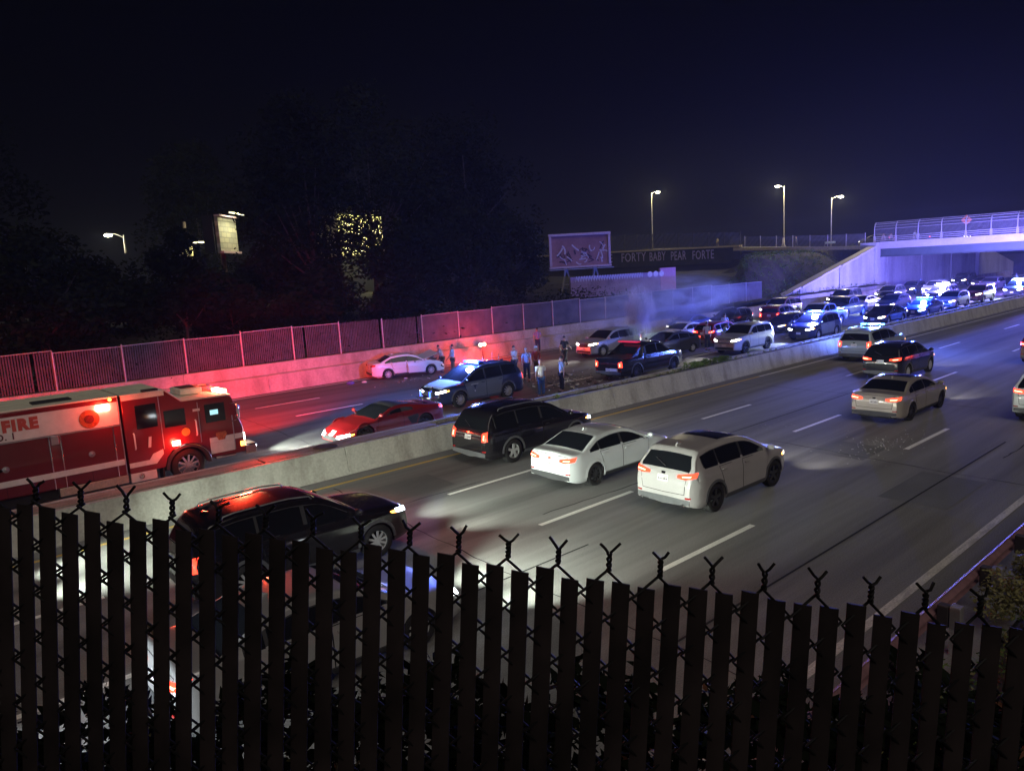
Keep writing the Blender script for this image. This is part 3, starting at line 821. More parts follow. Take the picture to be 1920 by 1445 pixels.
def car(kind, name, label, cat, loc, rz, body_mat, head=None, tail=None, rim=RIM, spokes=5, group=None, detail=2,
        bar=None, trim=None, beam=0.0, beam_col=(1, .95, .85), door_mat=None, hood_mat=None, roof_mat=None, plate=True, lamp_r=LENS_R, sunroof_or_shade=False):
    s = shape(kind); L = s.L
    root = empty(name, (loc[0], loc[1], loc[2] if len(loc) > 2 else 0), rz)
    tag(root, label, cat, group)
    hub = Matrix.Translation((-L / 2, 0, 0))
    def put(part, key, fn, mat, parent=None, sharp=35.0):
        me = cached(kind + '_' + key, fn, sharp)
        if me is None: return None
        o = inst(me, part, mat, parent or root)
        if parent is None: o.location = (-L / 2, 0, 0)
        return o
    b = put('body', 'body', s.body, body_mat, sharp=32)
    def under():
        mb = MB().box((L/2, 0, s.gc + .12), (L - .5, s.W - .56, .3)).box(((s.ra + s.fa)/2, 0, s.gc + .2), (s.wb - 2*s.Ra - .04, s.W - .18, .26))
        return mb
    put('underbody', 'under', under, UNDER)
    # wheels
    for ax, x in (('r', s.ra), ('f', s.fa)):
        for sd in (-1, 1):
            w = put('wheel', 'wheel', lambda: tyre_mb(s.R, .23), RUBBER)
            w.location = (x - L/2, sd * (s.W/2 - .135), s.R)
            if sd > 0: w.rotation_euler = (0, 0, PI)
            put('rim', 'rim%d' % spokes, lambda: rim_mb(s.R, .23, spokes), rim, w)
    # glass
    xA, xB, xC, xD = s.x
    put('windshield', 'ws', lambda: s.topp(s.ws[0], s.ws[1], .075, .006, inset2=.085), GLASS)
    if s.k == 'sport':
        put('engine_cover', 'bw', lambda: s.topp(.55, 1.5, .30, .006), GLASS)
        put('soft_roof', 'roof', lambda: s.topp(1.5, 2.34, .06, .007), PLASTIC)
    else: put('rear_window', 'bw', lambda: s.topp(s.bw[0], s.bw[1], .12 if not s.__dict__.get('sedan') else .10, .006), GLASS)
    for sd in (-1, 1):
        t = put('window_trim', 'trim%d' % sd, lambda: s.window(xD - .03, xA + .05, sd=sd, off=.002, grow=.018), PLASTIC)
        put('side_window', 'wf%d' % sd, lambda: s.window(xB + .045, xA, sd=sd), GLASS)
        if not s.__dict__.get('twodoor'):
            put('side_window', 'wr%d' % sd, lambda: s.window(xC + .03, xB - .045, sd=sd), GLASS)
            if xC - xD > .25: put('side_window', 'wq%d' % sd, lambda: s.window(xD, xC - .03, sd=sd), GLASS)
    dm = door_mat or body_mat
    if detail >= 1:
        for sd in (-1, 1):
            zr = s.gc + .13
            xf = s.fa - s.Ra - .07
            xr_ = s.ra + s.Ra + .05
            def bz(x): return s.belt_z(x) - .012
            doors = [('f', (xB + .005, xf), (xB + .005, xA + .02))]
            if not s.__dict__.get('twodoor'): doors.append(('r', (max(xr_, xC + .02), xB - .018), (xC, xB - .018)))
            for nm, (b0, b1), (t0, t1) in doors:
                d = put('door', 'door' + nm + str(sd), lambda: s.side([(b0, zr), (b1, zr)], [(t0, bz(t0)), (t1, bz(t1))], sd, .006, 14, 8), dm)
                put('door_gap', 'gap' + nm + str(sd), lambda: s.side([(b0 - .014, zr - .014), (b1 + .014, zr - .014)], [(t0 - .014, bz(t0) + .012), (t1 + .014, bz(t1) + .012)], sd, .003, 14, 8), GAP, d)
                put('door_handle', 'hnd' + nm + str(sd), lambda: MB().box((t0 + .17, sd * (s.yh(t0 + .17, bz(t0) - .10) + .022), bz(t0) - .09), (.19, .03, .03)), body_mat if not trim else trim, d)
            put('wing_mirror', 'mir%d' % sd, lambda: MB().ball((xA - .03, sd * (s.yh(xA, s.belt_z(xA)) + .13), s.belt_z(xA) + .10), (.075, .115, .075), 10, 6).box((xA - .02, sd * (s.yh(xA, s.belt_z(xA)) + .03), s.belt_z(xA) + .05), (.06, .12, .04)), body_mat)
            # wheel arch lips and sill
            am = GREYTRIM if s.__dict__.get('clad') else body_mat
            for nm, a in (('r', s.ra), ('f', s.fa)):
                def arch():
                    P = []
                    for i in range(17):
                        t = PI * (i / 16) ; r = []
                        for q in range(3):
                            rad = s.Ra - .012 + q * .035
                            x = a + rad * math.cos(t); z = max(s.R + rad * math.sin(t), s.gc + .02)
                            r.append((x, sd * (s.yh(x, max(z, s.gc)) + (.012 if q < 2 else .004)), z))
                        P.append(r)
                    return s._grid(P, (0, -sd, 0), .03)
                put('wheel_arch', 'arch%s%d' % (nm, sd), arch, am)
            put('sill', 'sill%d' % sd, lambda: s.side([(s.ra + s.Ra + .02, s.gc + .005), (s.fa - s.Ra - .02, s.gc + .005)], [(s.ra + s.Ra + .02, s.gc + .11), (s.fa - s.Ra - .02, s.gc + .11)], sd, .006, 2, 8), GREYTRIM if s.__dict__.get('clad') else PLASTIC)
    # ends: bumper valances, lamps, grille, plates
    hw = s.W / 2
    put('rear_bumper', 'rb', lambda: s.end([(-hw*.84, s.gc + .12), (0, s.gc + .06), (hw*.84, s.gc + .12)], [(-hw*.84, s.gc + .24), (0, s.gc + .25), (hw*.84, s.gc + .24)], False, .012, 3, 14), GREYTRIM if s.__dict__.get('clad') else PLASTIC)
    put('front_bumper', 'fb', lambda: s.end([(-hw*.66, s.gc + .06), (hw*.66, s.gc + .06)], [(-hw*.66, s.gc + .22), (hw*.66, s.gc + .22)], True, .010, 3, 14), PLASTIC)
    hz = s.top_c(L - .22) - .13
    put('grille', 'gr', lambda: s.end([(-hw*.38, hz - .22), (hw*.38, hz - .22)], [(-hw*.46, hz + .0), (hw*.46, hz + .0)], True, .008, 3, 10), PLASTIC)
    tz = (s.belt_z(0) - .06) if not s.__dict__.get('bed') else 1.0
    hm = {'on': HEAD, 'cool': HEAD_C, 'dim': HEAD_DIM, 'off': LENS_W, None: LENS_W}[head]
    tm_ = {'on': TAIL, 'brake': BRAKE, 'off': lamp_r, None: lamp_r}[tail]
    for sd in (-1, 1):
        put('headlight', 'hl%d' % sd, lambda: s.end([(sd*hw*.50, hz - .09), (sd*hw*.70, hz - .085), (sd*hw*.90, hz - .02)], [(sd*hw*.48, hz - .005), (sd*hw*.70, hz + .03), (sd*hw*.90, hz + .08)], True, .012, 3, 12), hm)
        if s.__dict__.get('sedan') or kind in ('cx5', 'rav'):
            def tl(): return s.end([(sd*hw*.44, tz - .10), (sd*hw*.68, tz - .12), (sd*hw*.93, tz - .07)], [(sd*hw*.44, tz - .035), (sd*hw*.68, tz + .01), (sd*hw*.93, tz + .045)], False, .012, 3, 12)
        else:
            def tl(): return s.end([(sd*hw*.70, tz - .26), (sd*hw*.90, tz - .24)], [(sd*hw*.68, tz + .0), (sd*hw*.88, tz + .06)], False, .012, 4, 6)
        q = put('taillight', 'tl%d' % sd, tl, tm_)
        if tail in ('on', 'brake') and detail >= 1:
            if s.__dict__.get('sedan') or kind in ('cx5', 'rav'):
                put('lamp_element', 'te%d' % sd, lambda: s.end([(sd*hw*.60, tz - .075), (sd*hw*.84, tz - .055)], [(sd*hw*.60, tz - .05), (sd*hw*.86, tz - .02)], False, .018, 2, 8), TAIL_HOT, q)
            else:
                put('lamp_element', 'te%d' % sd, lambda: s.end([(sd*hw*.77, tz - .2), (sd*hw*.81, tz - .2)], [(sd*hw*.76, tz - .05), (sd*hw*.80, tz - .05)], False, .018, 3, 3), TAIL_HOT, q)
        if beam:
            lamp('headlight_beam', 'SPOT', (L/2 - .05, sd * hw * .72, hz - .02), beam, beam_col, root, .05, (1, 0, -.11), 62, 1.0)
        if head in ('on', 'cool', 'dim') and detail >= 1:
            put('indicator', 'in%d' % sd, lambda: s.end([(sd*hw*.91, hz - .02), (sd*hw*.945, hz + .01)], [(sd*hw*.91, hz + .05), (sd*hw*.945, hz + .06)], True, .012, 2, 2), AMBER)
    if plate:
        zp = tz - .16 if not s.__dict__.get('bed') else s.gc + .32
        put('number_plate', 'pl', lambda: s.end([(-.155, zp - .075), (.155, zp - .075)], [(-.155, zp + .075), (.155, zp + .075)], False, .018, 1, 2), PLATE)
        put('number_plate', 'plf', lambda: s.end([(-.155, s.gc + .24), (.155, s.gc + .24)], [(-.155, s.gc + .39), (.155, s.gc + .39)], True, .016, 1, 2), PLATE)
    if detail >= 1 and not s.__dict__.get('twodoor'):
        zl, zh = s.gc + .37, tz + (.05 if s.__dict__.get('sedan') else .06)
        if s.__dict__.get('bed'): zl, zh = s.gc + .45, 1.14
        tg = put('tailgate', 'tg', lambda: s.end([(-hw*.66, zl), (0, zl - .015), (hw*.66, zl)], [(-hw*.74, zh), (0, zh), (hw*.74, zh)], False, .004, 8, 16), body_mat)
        put('tailgate_gap', 'tgg', lambda: s.end([(-hw*.66 - .014, zl - .014), (0, zl - .029), (hw*.66 + .014, zl - .014)], [(-hw*.74 - .014, zh + .010), (0, zh + .010), (hw*.74 + .014, zh + .010)], False, .0015, 8, 16), GAP, tg)
        put('emblem', 'emb', lambda: s.end([(-.05, tz - .06), (.05, tz - .06)], [(-.06, tz - .005), (.06, tz - .005)], False, .014, 2, 4), CHROME, tg)
        for sd in (-1, 1):
            put('reflector', 'rfl%d' % sd, lambda: s.end([(sd*hw*.70, s.gc + .27), (sd*hw*.86, s.gc + .28)], [(sd*hw*.70, s.gc + .305), (sd*hw*.86, s.gc + .315)], False, .016, 1, 4), LENS_R)
        if plate:
            def chars():
                mb = MB(); q = random.Random(len(kind) * 7 + int(L * 100))
                for i in range(6):
                    y = -.115 + i * .046
                    for zz, hh in ((zp + .03, .012), (zp - .012, .05 * q.uniform(.5, 1)), (zp - .03, .012)):
                        mb.box((s.xr(y, zz) - .020, y, zz - .004), (.004, .03 * q.uniform(.4, 1), hh))
                return mb
            put('plate_characters', 'chars', chars, plain('plate ink', (.06, .03, .06), .5))
        put('shark_fin', 'fin', lambda: MB().prism([(s.bw[1] + .20, s.top_c(s.bw[1] + .2) - .02), (s.bw[1] + .24, s.top_c(s.bw[1] + .2) + .075), (s.bw[1] + .30, s.top_c(s.bw[1] + .2) + .07), (s.bw[1] + .42, s.top_c(s.bw[1] + .42) - .01)], 1, -.022, .022), body_mat)
        if not s.__dict__.get('sedan') and not s.__dict__.get('bed'):
            def wiper():
                P = []
                for i in range(7):
                    x = s.bw[0] + .02 + (s.bw[1] - s.bw[0]) * .45 * i / 6; y = -.02 + .36 * i / 6
                    P.append((x - .02, y, s.topz(x, y) + .016))
                return MB().tube(P, .010, 5)
            put('rear_wiper', 'wip', wiper, PLASTIC)
        put('fuel_door', 'fuel', lambda: s.side([(s.ra - .28, s.belt_z(0) - .24), (s.ra - .13, s.belt_z(0) - .24)], [(s.ra - .28, s.belt_z(0) - .10), (s.ra - .13, s.belt_z(0) - .10)], 1, .004, 2, 2), body_mat)
    if sunroof_or_shade: put('sunroof_or_shade', 'sunr_shade', lambda: s.topp(s.ws[0] - .95, s.ws[0] - .10, .16, .006), GLASS)  # real glass roof on the crossover, painted roof shade on the champagne sedan
    if s.__dict__.get('rails') and detail >= 1:
        for sd in (-1, 1):
            def rail():
                x0, x1 = xD + .25, s.ws[0] - .15
                P = [(x0, sd*(s.ye(x0) - .05), s.topz(x0, s.ye(x0) - .05) - .02)]
                for i in range(9):
                    x = x0 + .06 + (x1 - x0 - .12) * i / 8; P.append((x, sd*(s.ye(x) - .06), s.topz(x, s.ye(x) - .06) + .045))
                P.append((x1, sd*(s.ye(x1) - .05), s.topz(x1, s.ye(x1) - .05) - .02))
                return MB().tube(P, .017, 6)
            put('roof_rail', 'rail%d' % sd, rail, STEEL)
    if s.__dict__.get('bed'):
        put('bed_cover', 'bed', lambda: s.topp(.14, 1.55, .10, .006), PLASTIC)
    if hood_mat:
        put('hood', 'hood', lambda: s.topp(s.ws[1] + .05, L - .22, .14, .006), hood_mat)
    if roof_mat:
        put('roof_panel', 'roofp', lambda: s.topp(s.bw[1] + .12, s.ws[0] - .03, .06, .005), roof_mat)
    if bar:
        zr = s.top_c(L * .45) + .07
        xb = s.ws[0] - .45
        base = MB().box((xb - L/2, 0, zr), (.30, 1.22, .05)).box((xb - L/2, -.4, zr - .045), (.1, .08, .06)).box((xb - L/2, .4, zr - .045), (.1, .08, .06)).build('light_bar', PLASTIC, root, .01)
        for i in range(9):
            y = -.55 + 1.1 * i / 8
            hot = bar[i % len(bar)]
            MB().box((xb - L/2, y, zr + .055), (.26, .125, .07)).build('light_module', {'b': BLUE, 'B': BLUE_HOT, 'W': WHITE_HOT, 'r': RED_HOT, 'o': plain('unlit blue dome', (.01, .03, .2), .15)}[hot], base, .012)
    return root

# ---- near carriageway, driving away to the right
WHITEP = paint('white paint', (0.62, 0.64, 0.64))
PEARL = paint('pearl white paint', (0.41, 0.385, 0.38))
BLACKPNT = paint('black paint', (0.009, 0.008, 0.010), rough=.2)
SILVER = paint('silver paint', (0.42, 0.41, 0.40), metal=.35)
CHAMP = paint('champagne paint', (0.42, 0.38, 0.32), metal=.3)
NAVY = paint('navy paint', (0.012, 0.018, 0.05))
GREYB = paint('police grey', (0.30, 0.34, 0.34))
DARKG = paint('dark grey paint', (0.05, 0.05, 0.055), metal=.4)
REDP = paint('red paint', (0.20, 0.006, 0.008))
MAROON = paint('maroon paint', (0.12, 0.01, 0.015))
TEALG = paint('grey green paint', (0.20, 0.25, 0.25), metal=.3)
GRN = (.88, 1.0, .86)
c_maz = car('cx5', 'white_crossover', 'pearl white crossover with twin exhausts, nearest whole car past the fence', 'car', (16.33, 10.86), 0, PEARL, 'dim', 'on', RIM_D, sunroof_or_shade=True, beam=260)
for sd in (-1, 1): MB().lathe([(.035, -.06), (.045, -.06), (.045, .06), (.03, .06), (.03, -.04)], 12, 0, (-2.27, sd * .62, .35)).build('exhaust_tip', CHROME, c_maz)
car('elantra', 'white_sedan', 'white sedan between the black suv and the pearl white crossover', 'car', (16.15, 14.63), 0, WHITEP, 'dim', 'on', RIM_D, 10, beam=260)
c_blk = car('explorer', 'black_suv', 'black suv with silver wheels next to the median, rear lamps lit', 'suv', (16.5, 18.5), 0, BLACKPNT, 'cool', 'on', RIM, beam=260)
MB().box((-2.46, 0, 1.02), (.05, 1.3, .05)).build('chrome_strip', CHROME, c_blk, .01)
c_cam = car('camry', 'champagne_sedan', 'champagne sedan with shining rear bumper, in front of the dark crossover', 'car', (28.95, 11.12), 0, CHAMP, 'dim', 'on', RIM_D, 10, sunroof_or_shade=True, beam=260)  # dark roof pane here stands in for a roof that gets no light
MB().lathe([(.04, -.06), (.05, -.06), (.05, .06), (.035, .06), (.035, -.04)], 12, 0, (-2.40, -.55, .30)).build('exhaust_tip', CHROME, c_cam)
car('rav', 'dark_crossover', 'black crossover with lit rear lamps overlapping the rear of the police suv', 'car', (37.6, 14.55), 0, BLACKPNT, 'dim', 'on', RIM, beam=180)
c_pb = car('explorer', 'police_suv', 'grey police suv seen from behind with a blue light bar across its roof', 'police suv', (43.2, 18.2), 0, GREYB, 'dim', 'on', RIM_D, bar='BbBBWBbBB', roof_mat=NAVY)
lamp('flasher_light', 'POINT', (.3, 0, 2.15), 2600, (.10, .18, 1.0), c_pb, .3)
car('rav', 'maroon_crossover', 'dark maroon car with red lamps cut off by the right edge, upper one', 'car', (45.4, 10.2), 0, MAROON, 'dim', 'brake', RIM_D, beam=180)
car('cx5', 'pale_crossover', 'pale car with glowing lamps cut off by the right edge, lower one', 'car', (31.5, 6.8), 0, WHITEP, 'dim', 'on', RIM_D, beam=180)
car('jeep', 'black_large_suv', 'big black suv with roof rails rising behind the slatted fence', 'suv', (6.35, 14.8), 0, BLACKPNT, 'cool', 'on', RIM, 10, beam=1500, beam_col=GRN)
car('camry', 'silver_sedan', 'silver sedan half hidden behind the dark slatted fence', 'car', (4.8, 10.75), 0, SILVER, 'cool', 'on', RIM, 10, beam=2300, beam_col=GRN)
car('explorer', 'dark_grey_suv', 'dark suv at the left edge just behind the slatted fence with an amber lamp', 'suv', (-1.6, 18.2), 0, DARKG, 'on', 'on', RIM, beam=3200, beam_col=GRN)
car('elantra', 'grey_sedan', 'grey sedan at the lower left corner behind the fence', 'car', (-3.6, 10.6), 0, TEALG, 'cool', 'on', RIM, beam=1440, beam_col=(.8, .92, 1))

# ---- far carriageway: crash scene and the jam behind it (most face left)
c_pf = car('explorer', 'police_suv', 'grey and navy police suv with push bar and badge facing left at the crash', 'police suv', (21.45, 27.72), PI - .02, NAVY, 'on', 'on', RIM, 10, bar='obBWWBbbo', hood_mat=GREYB, roof_mat=None, door_mat=paint('police door grey', (.13, .15, .165)), beam=400)
lamp('flasher_light', 'POINT', (.3, 0, 2.1), 2850, (.12, .22, 1.0), c_pf, .25)
pb = MB()
for y in (-.38, .38): pb.tube([(2.62, y, .34), (2.66, y, .5), (2.64, y, .95), (2.5, y, 1.06)], .035, 8)
pb.tube([(2.64, -.38, .62), (2.64, .38, .62)], .03, 8).tube([(2.64, -.38, .9), (2.64, .38, .9)], .03, 8)
pb.tube([(2.64, -.38, .5), (2.60, -.62, .52), (2.45, -.82, .6), (2.42, -.84, .85), (2.6, -.6, .92), (2.64, -.38, .9)], .028, 8)
pb.tube([(2.64, .38, .5), (2.60, .62, .52), (2.45, .82, .6), (2.42, .84, .85), (2.6, .6, .92), (2.64, .38, .9)], .028, 8)
pb.build('push_bar', CHROME, c_pf)
for y in (-.38, .38): MB().box((2.70, y, .74), (.03, .07, .26)).build('push_bar_lamp', BLUE, c_pf, .008)
sh = shape('explorer')
tri = MB()
for sd in (-1, 1):
    o = .012
    P = [(.36, 1.00), (.80, 1.00), (.58, .62)]
    tri = MB().add([(x_, sd * (sh.yh(x_ + 2.5, z_) + o), z_) for x_, z_ in P], [(0, 1, 2)])
    tri.build('door_badge', plain('badge white', (.6, .6, .62), .4), c_pf, sharp=None)
    P = [(.47, .96), (.69, .96), (.58, .76)]
    MB().add([(x_, sd * (sh.yh(x_ + 2.5, z_) + o + .004), z_) for x_, z_ in P], [(0, 1, 2)]).build('badge_centre', NAVY, c_pf, sharp=None)
text('fender_lettering', 'STATE', .14, plain('lettering red', (.5, .08, .06), .4), c_pf, (1.62, 1.0, 1.03), (PI / 2, 0, PI), .003, .003)
for x_, h_ in ((-1.2, .42), (-1.6, .3), (-.6, .25)): MB().tube([(x_, .15, 1.8), (x_, .15, 1.8 + h_)], .012, 6).build('antenna', PLASTIC, c_pf)

c_vt = car('sport', 'red_sports_car', 'low red sports car with black roof behind the median facing left', 'sports car', (14.85, 25.05), PI, REDP, 'cool', 'on', RIM_D, 10, beam=800)
lamp('headlight_beam', 'SPOT', (2.0, 0, .6), 300, (1, .98, .9), c_vt, .08, (1, 0, -.08), 90, .8)
s_ = shape('sport')
for sd in (-1, 1):
    MB().ball((-.15 + 2.2 - 2.3, sd * .6, 1.0), .01, 4, 3)
    s_.side([(1.18, .40), (1.62, .40)], [(1.30, .76), (1.80, .70)], sd, .010, 4, 6).build('side_intake', PLASTIC, c_vt).location = (-s_.L / 2, 0, 0)

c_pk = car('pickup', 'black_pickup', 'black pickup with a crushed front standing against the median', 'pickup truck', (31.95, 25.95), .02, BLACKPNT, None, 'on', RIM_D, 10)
shp = shape('pickup')
for sd in (-1, 1):      # sail panels behind the cab
    MB().add([(x_ - 2.81, sd * y_, z_) for x_, y_, z_ in ((.95, .86, 1.20), (1.72, .84, 1.22), (2.0, .72, 1.80), (.95, .80, 1.20), (1.72, .78, 1.22), (2.0, .66, 1.80))], [(0,1,2),(3,5,4),(0,2,5,3),(0,3,4,1),(1,4,5,2)]).build('sail_panel', BLACKPNT, c_pk)
MB().box((-1.0, 0, 1.90), (.3, 1.3, .05)).build('red_reflection_strip', emit('roof reflection red', (1, .03, .08), .45), c_pk, .01)  # no lamp: weakly glowing strip stands in for a red reflection on the roof
MB().box((-2.86, -.42, .62), (.03, .5, .16)).build('bumper_plate', PLATE, c_pk, .004)
cr = MB(); rr = random.Random(31)
for i in range(60):
    c = (2.45 + rr.random() * .55, rr.uniform(-.85, .85), .35 + rr.random() * .65)
    q = Matrix.Rotation(rr.uniform(0, 3), 3, 'X') @ Matrix.Rotation(rr.uniform(0, 3), 3, 'Y') @ Matrix.Rotation(rr.uniform(0, 3), 3, 'Z')
    cr.box(c, (rr.uniform(.08, .34), rr.uniform(.04, .2), rr.uniform(.005, .04)), q)
cr.build('crushed_front', CHROME, c_pk, sharp=None)
cr = MB()
for i in range(26):
    c = (2.3 + rr.random() * .5, rr.uniform(-.8, .8), .4 + rr.random() * .6)
    q = Matrix.Rotation(rr.uniform(0, 3), 3, 'X') @ Matrix.Rotation(rr.uniform(0, 3), 3, 'Y')
    cr.box(c, (rr.uniform(.1, .4), rr.uniform(.1, .3), .02), q)
cr.build('torn_fender', BLACKPNT, c_pk, sharp=None)

c_wr = car('elantra', 'wrecked_white_sedan', 'wrecked white sedan with raised hood and open door against the far wall', 'car', (24.75, 38.55), -.3, WHITEP, None, None, RIM, 10)
s_ = shape('elantra')
MB().box((0, 0, 0), (.95, 1.35, .03), Matrix.Rotation(-.35, 3, 'Y') @ Matrix.Rotation(.1, 3, 'X')).build('raised_hood', WHITEP, c_wr, .01).location = (1.45, .05, 1.18)
cr = MB()
for i in range(60):
    c = (1.55 + rr.random() * .75, rr.uniform(-.8, .75), .35 + rr.random() * .6)
    q = Matrix.Rotation(rr.uniform(0, 3), 3, 'X') @ Matrix.Rotation(rr.uniform(0, 3), 3, 'Y')
    cr.box(c, (rr.uniform(.08, .35), rr.uniform(.05, .25), .02), q)
cr.build('crushed_front', PLASTIC, c_wr, sharp=None)
od = s_.side([(2.14, .32), (3.1, .32)], [(2.14, .92), (3.28, .92)], -1, 0, 6, 8)
odo = od.build('open_door', WHITEP, c_wr); odo.location = (-2.2, -.1, 0); odo.rotation_euler = (0, 0, -.10)
MB().box((.32, -1.03, .62), (.05, .10, .72)).build('door_jamb', GAP, c_wr)

c_jp = car('jeep', 'silver_suv', 'silver suv with lit orange lamp facing left behind the black pickup', 'suv', (38.3, 33.9), PI - .05, SILVER, 'on', 'on', RIM, 10, group='cars stopped at the crash', beam=900)
car('prius', 'grey_hatchback', 'dark grey hatchback with orange lamp between silver suv and off-roader', 'car', (40.0, 30.1), PI - .12, DARKG, 'dim', 'on', RIM, group='cars stopped at the crash', beam=500)
c_rn = car('runner', 'silver_offroader', 'silver boxy off-roader facing left just behind the weed clump on the median', 'suv', (42.9, 26.3), PI + .03, SILVER, 'on', 'off', RIM_D, 5, group='cars stopped at the crash', beam=600)
MB().box((2.42, 0, .93), (.05, .95, .30)).box((2.45, 0, .98), (.04, 1.1, .06)).build('grille_frame', CHROME, c_rn, .02)
JG = 'cars stuck in the jam'
def jam(kind, name, label, cat, x, y, mat, head='on', tail='on', rz=PI, **k):
    if k.get('beam'): k.setdefault('beam_col', (.82, 1.0, .95))
    k.setdefault('detail', 1)
    return car(kind, name, label, cat, (x, y), rz, mat, head, tail, k.pop('rim', RIM), 5, group=JG, **k)
jam('elantra', 'white_sedan', 'white sedan directly behind the dark grey hatchback in the jam', 'car', 46.6, 33.7, WHITEP, 'on', rz=PI - .05, beam=900)
c_b1 = jam('elantra', 'blue_sedan', 'sedan glowing blue beside the far wall behind the smoke', 'car', 53.2, 37.9, paint('blue paint', (.03, .06, .3)), 'dim')
jam('cx5', 'red_crossover', 'red car with bright red lamps turned away beside the two standing officers', 'car', 46.2, 30.2, REDP, 'dim', 'brake', 0.0)
jam('rav', 'black_crossover', 'black car with blue reflections left of the dark red suv', 'car', 57.0, 36.2, BLACKPNT, 'dim')
jam('jeep', 'dark_red_suv', 'dark red suv with red tail lamps in the lane by the far wall', 'suv', 60.9, 33.7, MAROON, 'dim', 'brake', 0.1)
jam('camry', 'black_sedan', 'black sedan with fog lamps behind the silver boxy off-roader', 'car', 55.4, 30.0, BLACKPNT, 'dim')
c_pn = jam('explorer', 'police_suv', 'dark police suv with one blinding white roof light behind the off-roader', 'police suv', 51.6, 25.9, NAVY, 'on', 'on', PI + .03, bar='obBWWWWBb', beam=900, door_mat=GREYB)
lamp('flasher_light', 'POINT', (.3, 0, 2.15), 5700, (.10, .14, 1.0), c_pn, .25)
jam('escalade', 'maroon_suv', 'maroon suv with roof rails seen above the black sedan in the jam', 'suv', 68.0, 37.6, MAROON, 'on', beam=600)
jam('pickup', 'silver_pickup', 'pale pickup with open bed right behind the police suv with white light', 'pickup truck', 60.6, 29.9, SILVER, 'on', rz=PI - .05)
c_tr = jam('pickup', 'work_pickup', 'pickup with a glaring white lamp strip across its nose', 'pickup truck', 69.0, 31.7, DARKG, 'cool', beam=180)
MB().box((2.80, 0, 1.0), (.06, 1.7, .07)).build('lamp_strip', HEAD_C, c_tr, .01)
MB().box((2.82, 0, .72), (.06, 1.9, .07)).build('bumper_lamp_strip', HEAD, c_tr, .01)
jam('camry', 'black_saloon', 'black sedan with very bright low lamps just left of the blue patrol car', 'car', 63.6, 25.9, BLACKPNT, 'cool', beam=180)
c_s = jam('camry', 'patrol_car', 'patrol car flooded deep blue next to the median', 'police car', 71.0, 25.6, paint('patrol blue', (.02, .05, .3)), 'on', bar='BbBbBbBbB')
lamp('flasher_light', 'POINT', (.3, 0, 1.85), 11400, (.03, .08, 1.0), c_s, .25)
MB().box((2.47, .55, .62), (.05, .22, .10)).build('nose_flasher', BLUE_HOT, c_s, .01)
jam('rav', 'grey_crossover', 'grey car with bright headlamps right of the blue patrol car', 'car', 79.8, 26.2, SILVER, 'on', beam=700)
jam('runner', 'red_boxy_suv', 'red boxy suv with open doors ahead of the last patrol car', 'suv', 87.5, 26.3, MAROON, 'on', rim=RIM)
c_v = jam('explorer', 'police_suv', 'police suv with a long blue-white light bar at the right edge', 'police suv', 97.0, 25.2, NAVY, 'on', bar='BWBWBWBWB', beam=900)
lamp('flasher_light', 'POINT', (.3, 0, 2.15), 5700, (.1, .2, 1.0), c_v, .25)
c_w = jam('explorer', 'police_suv', 'police suv with a large white flare on its roof before the abutment', 'police suv', 90.0, 30.6, NAVY, 'on', bar='WWWWWWWWW')
lamp('flasher_light', 'POINT', (.3, 0, 2.3), 17100, (.28, .25, 1.0), c_w, .3)
jam('escalade', 'black_large_suv', 'black suv standing close to the wing wall of the bridge', 'suv', 82.5, 38.0, BLACKPNT, 'on')
jam('jeep', 'dark_suv', 'dark suv in front of the violet abutment corner', 'suv', 91.0, 36.5, DARKG, 'cool')
jam('camry', 'silver_saloon', 'silver sedan between the lamp strip pickup and the wing wall', 'car', 77.5, 33.9, SILVER, 'on', beam=600)
jam('cx5', 'orange_lit_crossover', 'dark crossover with one orange lamp beside the blue patrol car', 'car', 75.5, 30.0, DARKG, 'on')
jam('elantra', 'grey_saloon', 'grey sedan in the third row of the jam before the bridge', 'car', 84.5, 34.0, TEALG, 'on')
jam('pickup', 'white_pickup', 'white pickup under the left end of the bridge', 'pickup truck', 99.0, 34.2, WHITEP, 'on')
jam('jeep', 'silver_jam_suv', 'silver suv under the middle of the bridge', 'suv', 108.0, 31.0, SILVER, 'cool')
jam('rav', 'dark_jam_crossover', 'dark crossover under the bridge beside the abutment wall', 'car', 103.0, 38.5, DARKG, 'on')
jam('camry', 'beige_jam_sedan', 'beige sedan deep under the bridge', 'car', 117.0, 34.6, CHAMP, 'on')
jam('escalade', 'grey_jam_suv', 'grey suv farthest back beneath the bridge', 'suv', 122.0, 38.6, DARKG, 'cool')
jam('elantra', 'white_jam_sedan', 'white sedan between the bridge and the last patrol car', 'car', 106.5, 26.2, WHITEP, 'on')
lamp('flasher_light', 'POINT', (-1.5, 0, 2.3), 11400, (.2, .12, 1.0), c_v, .3)

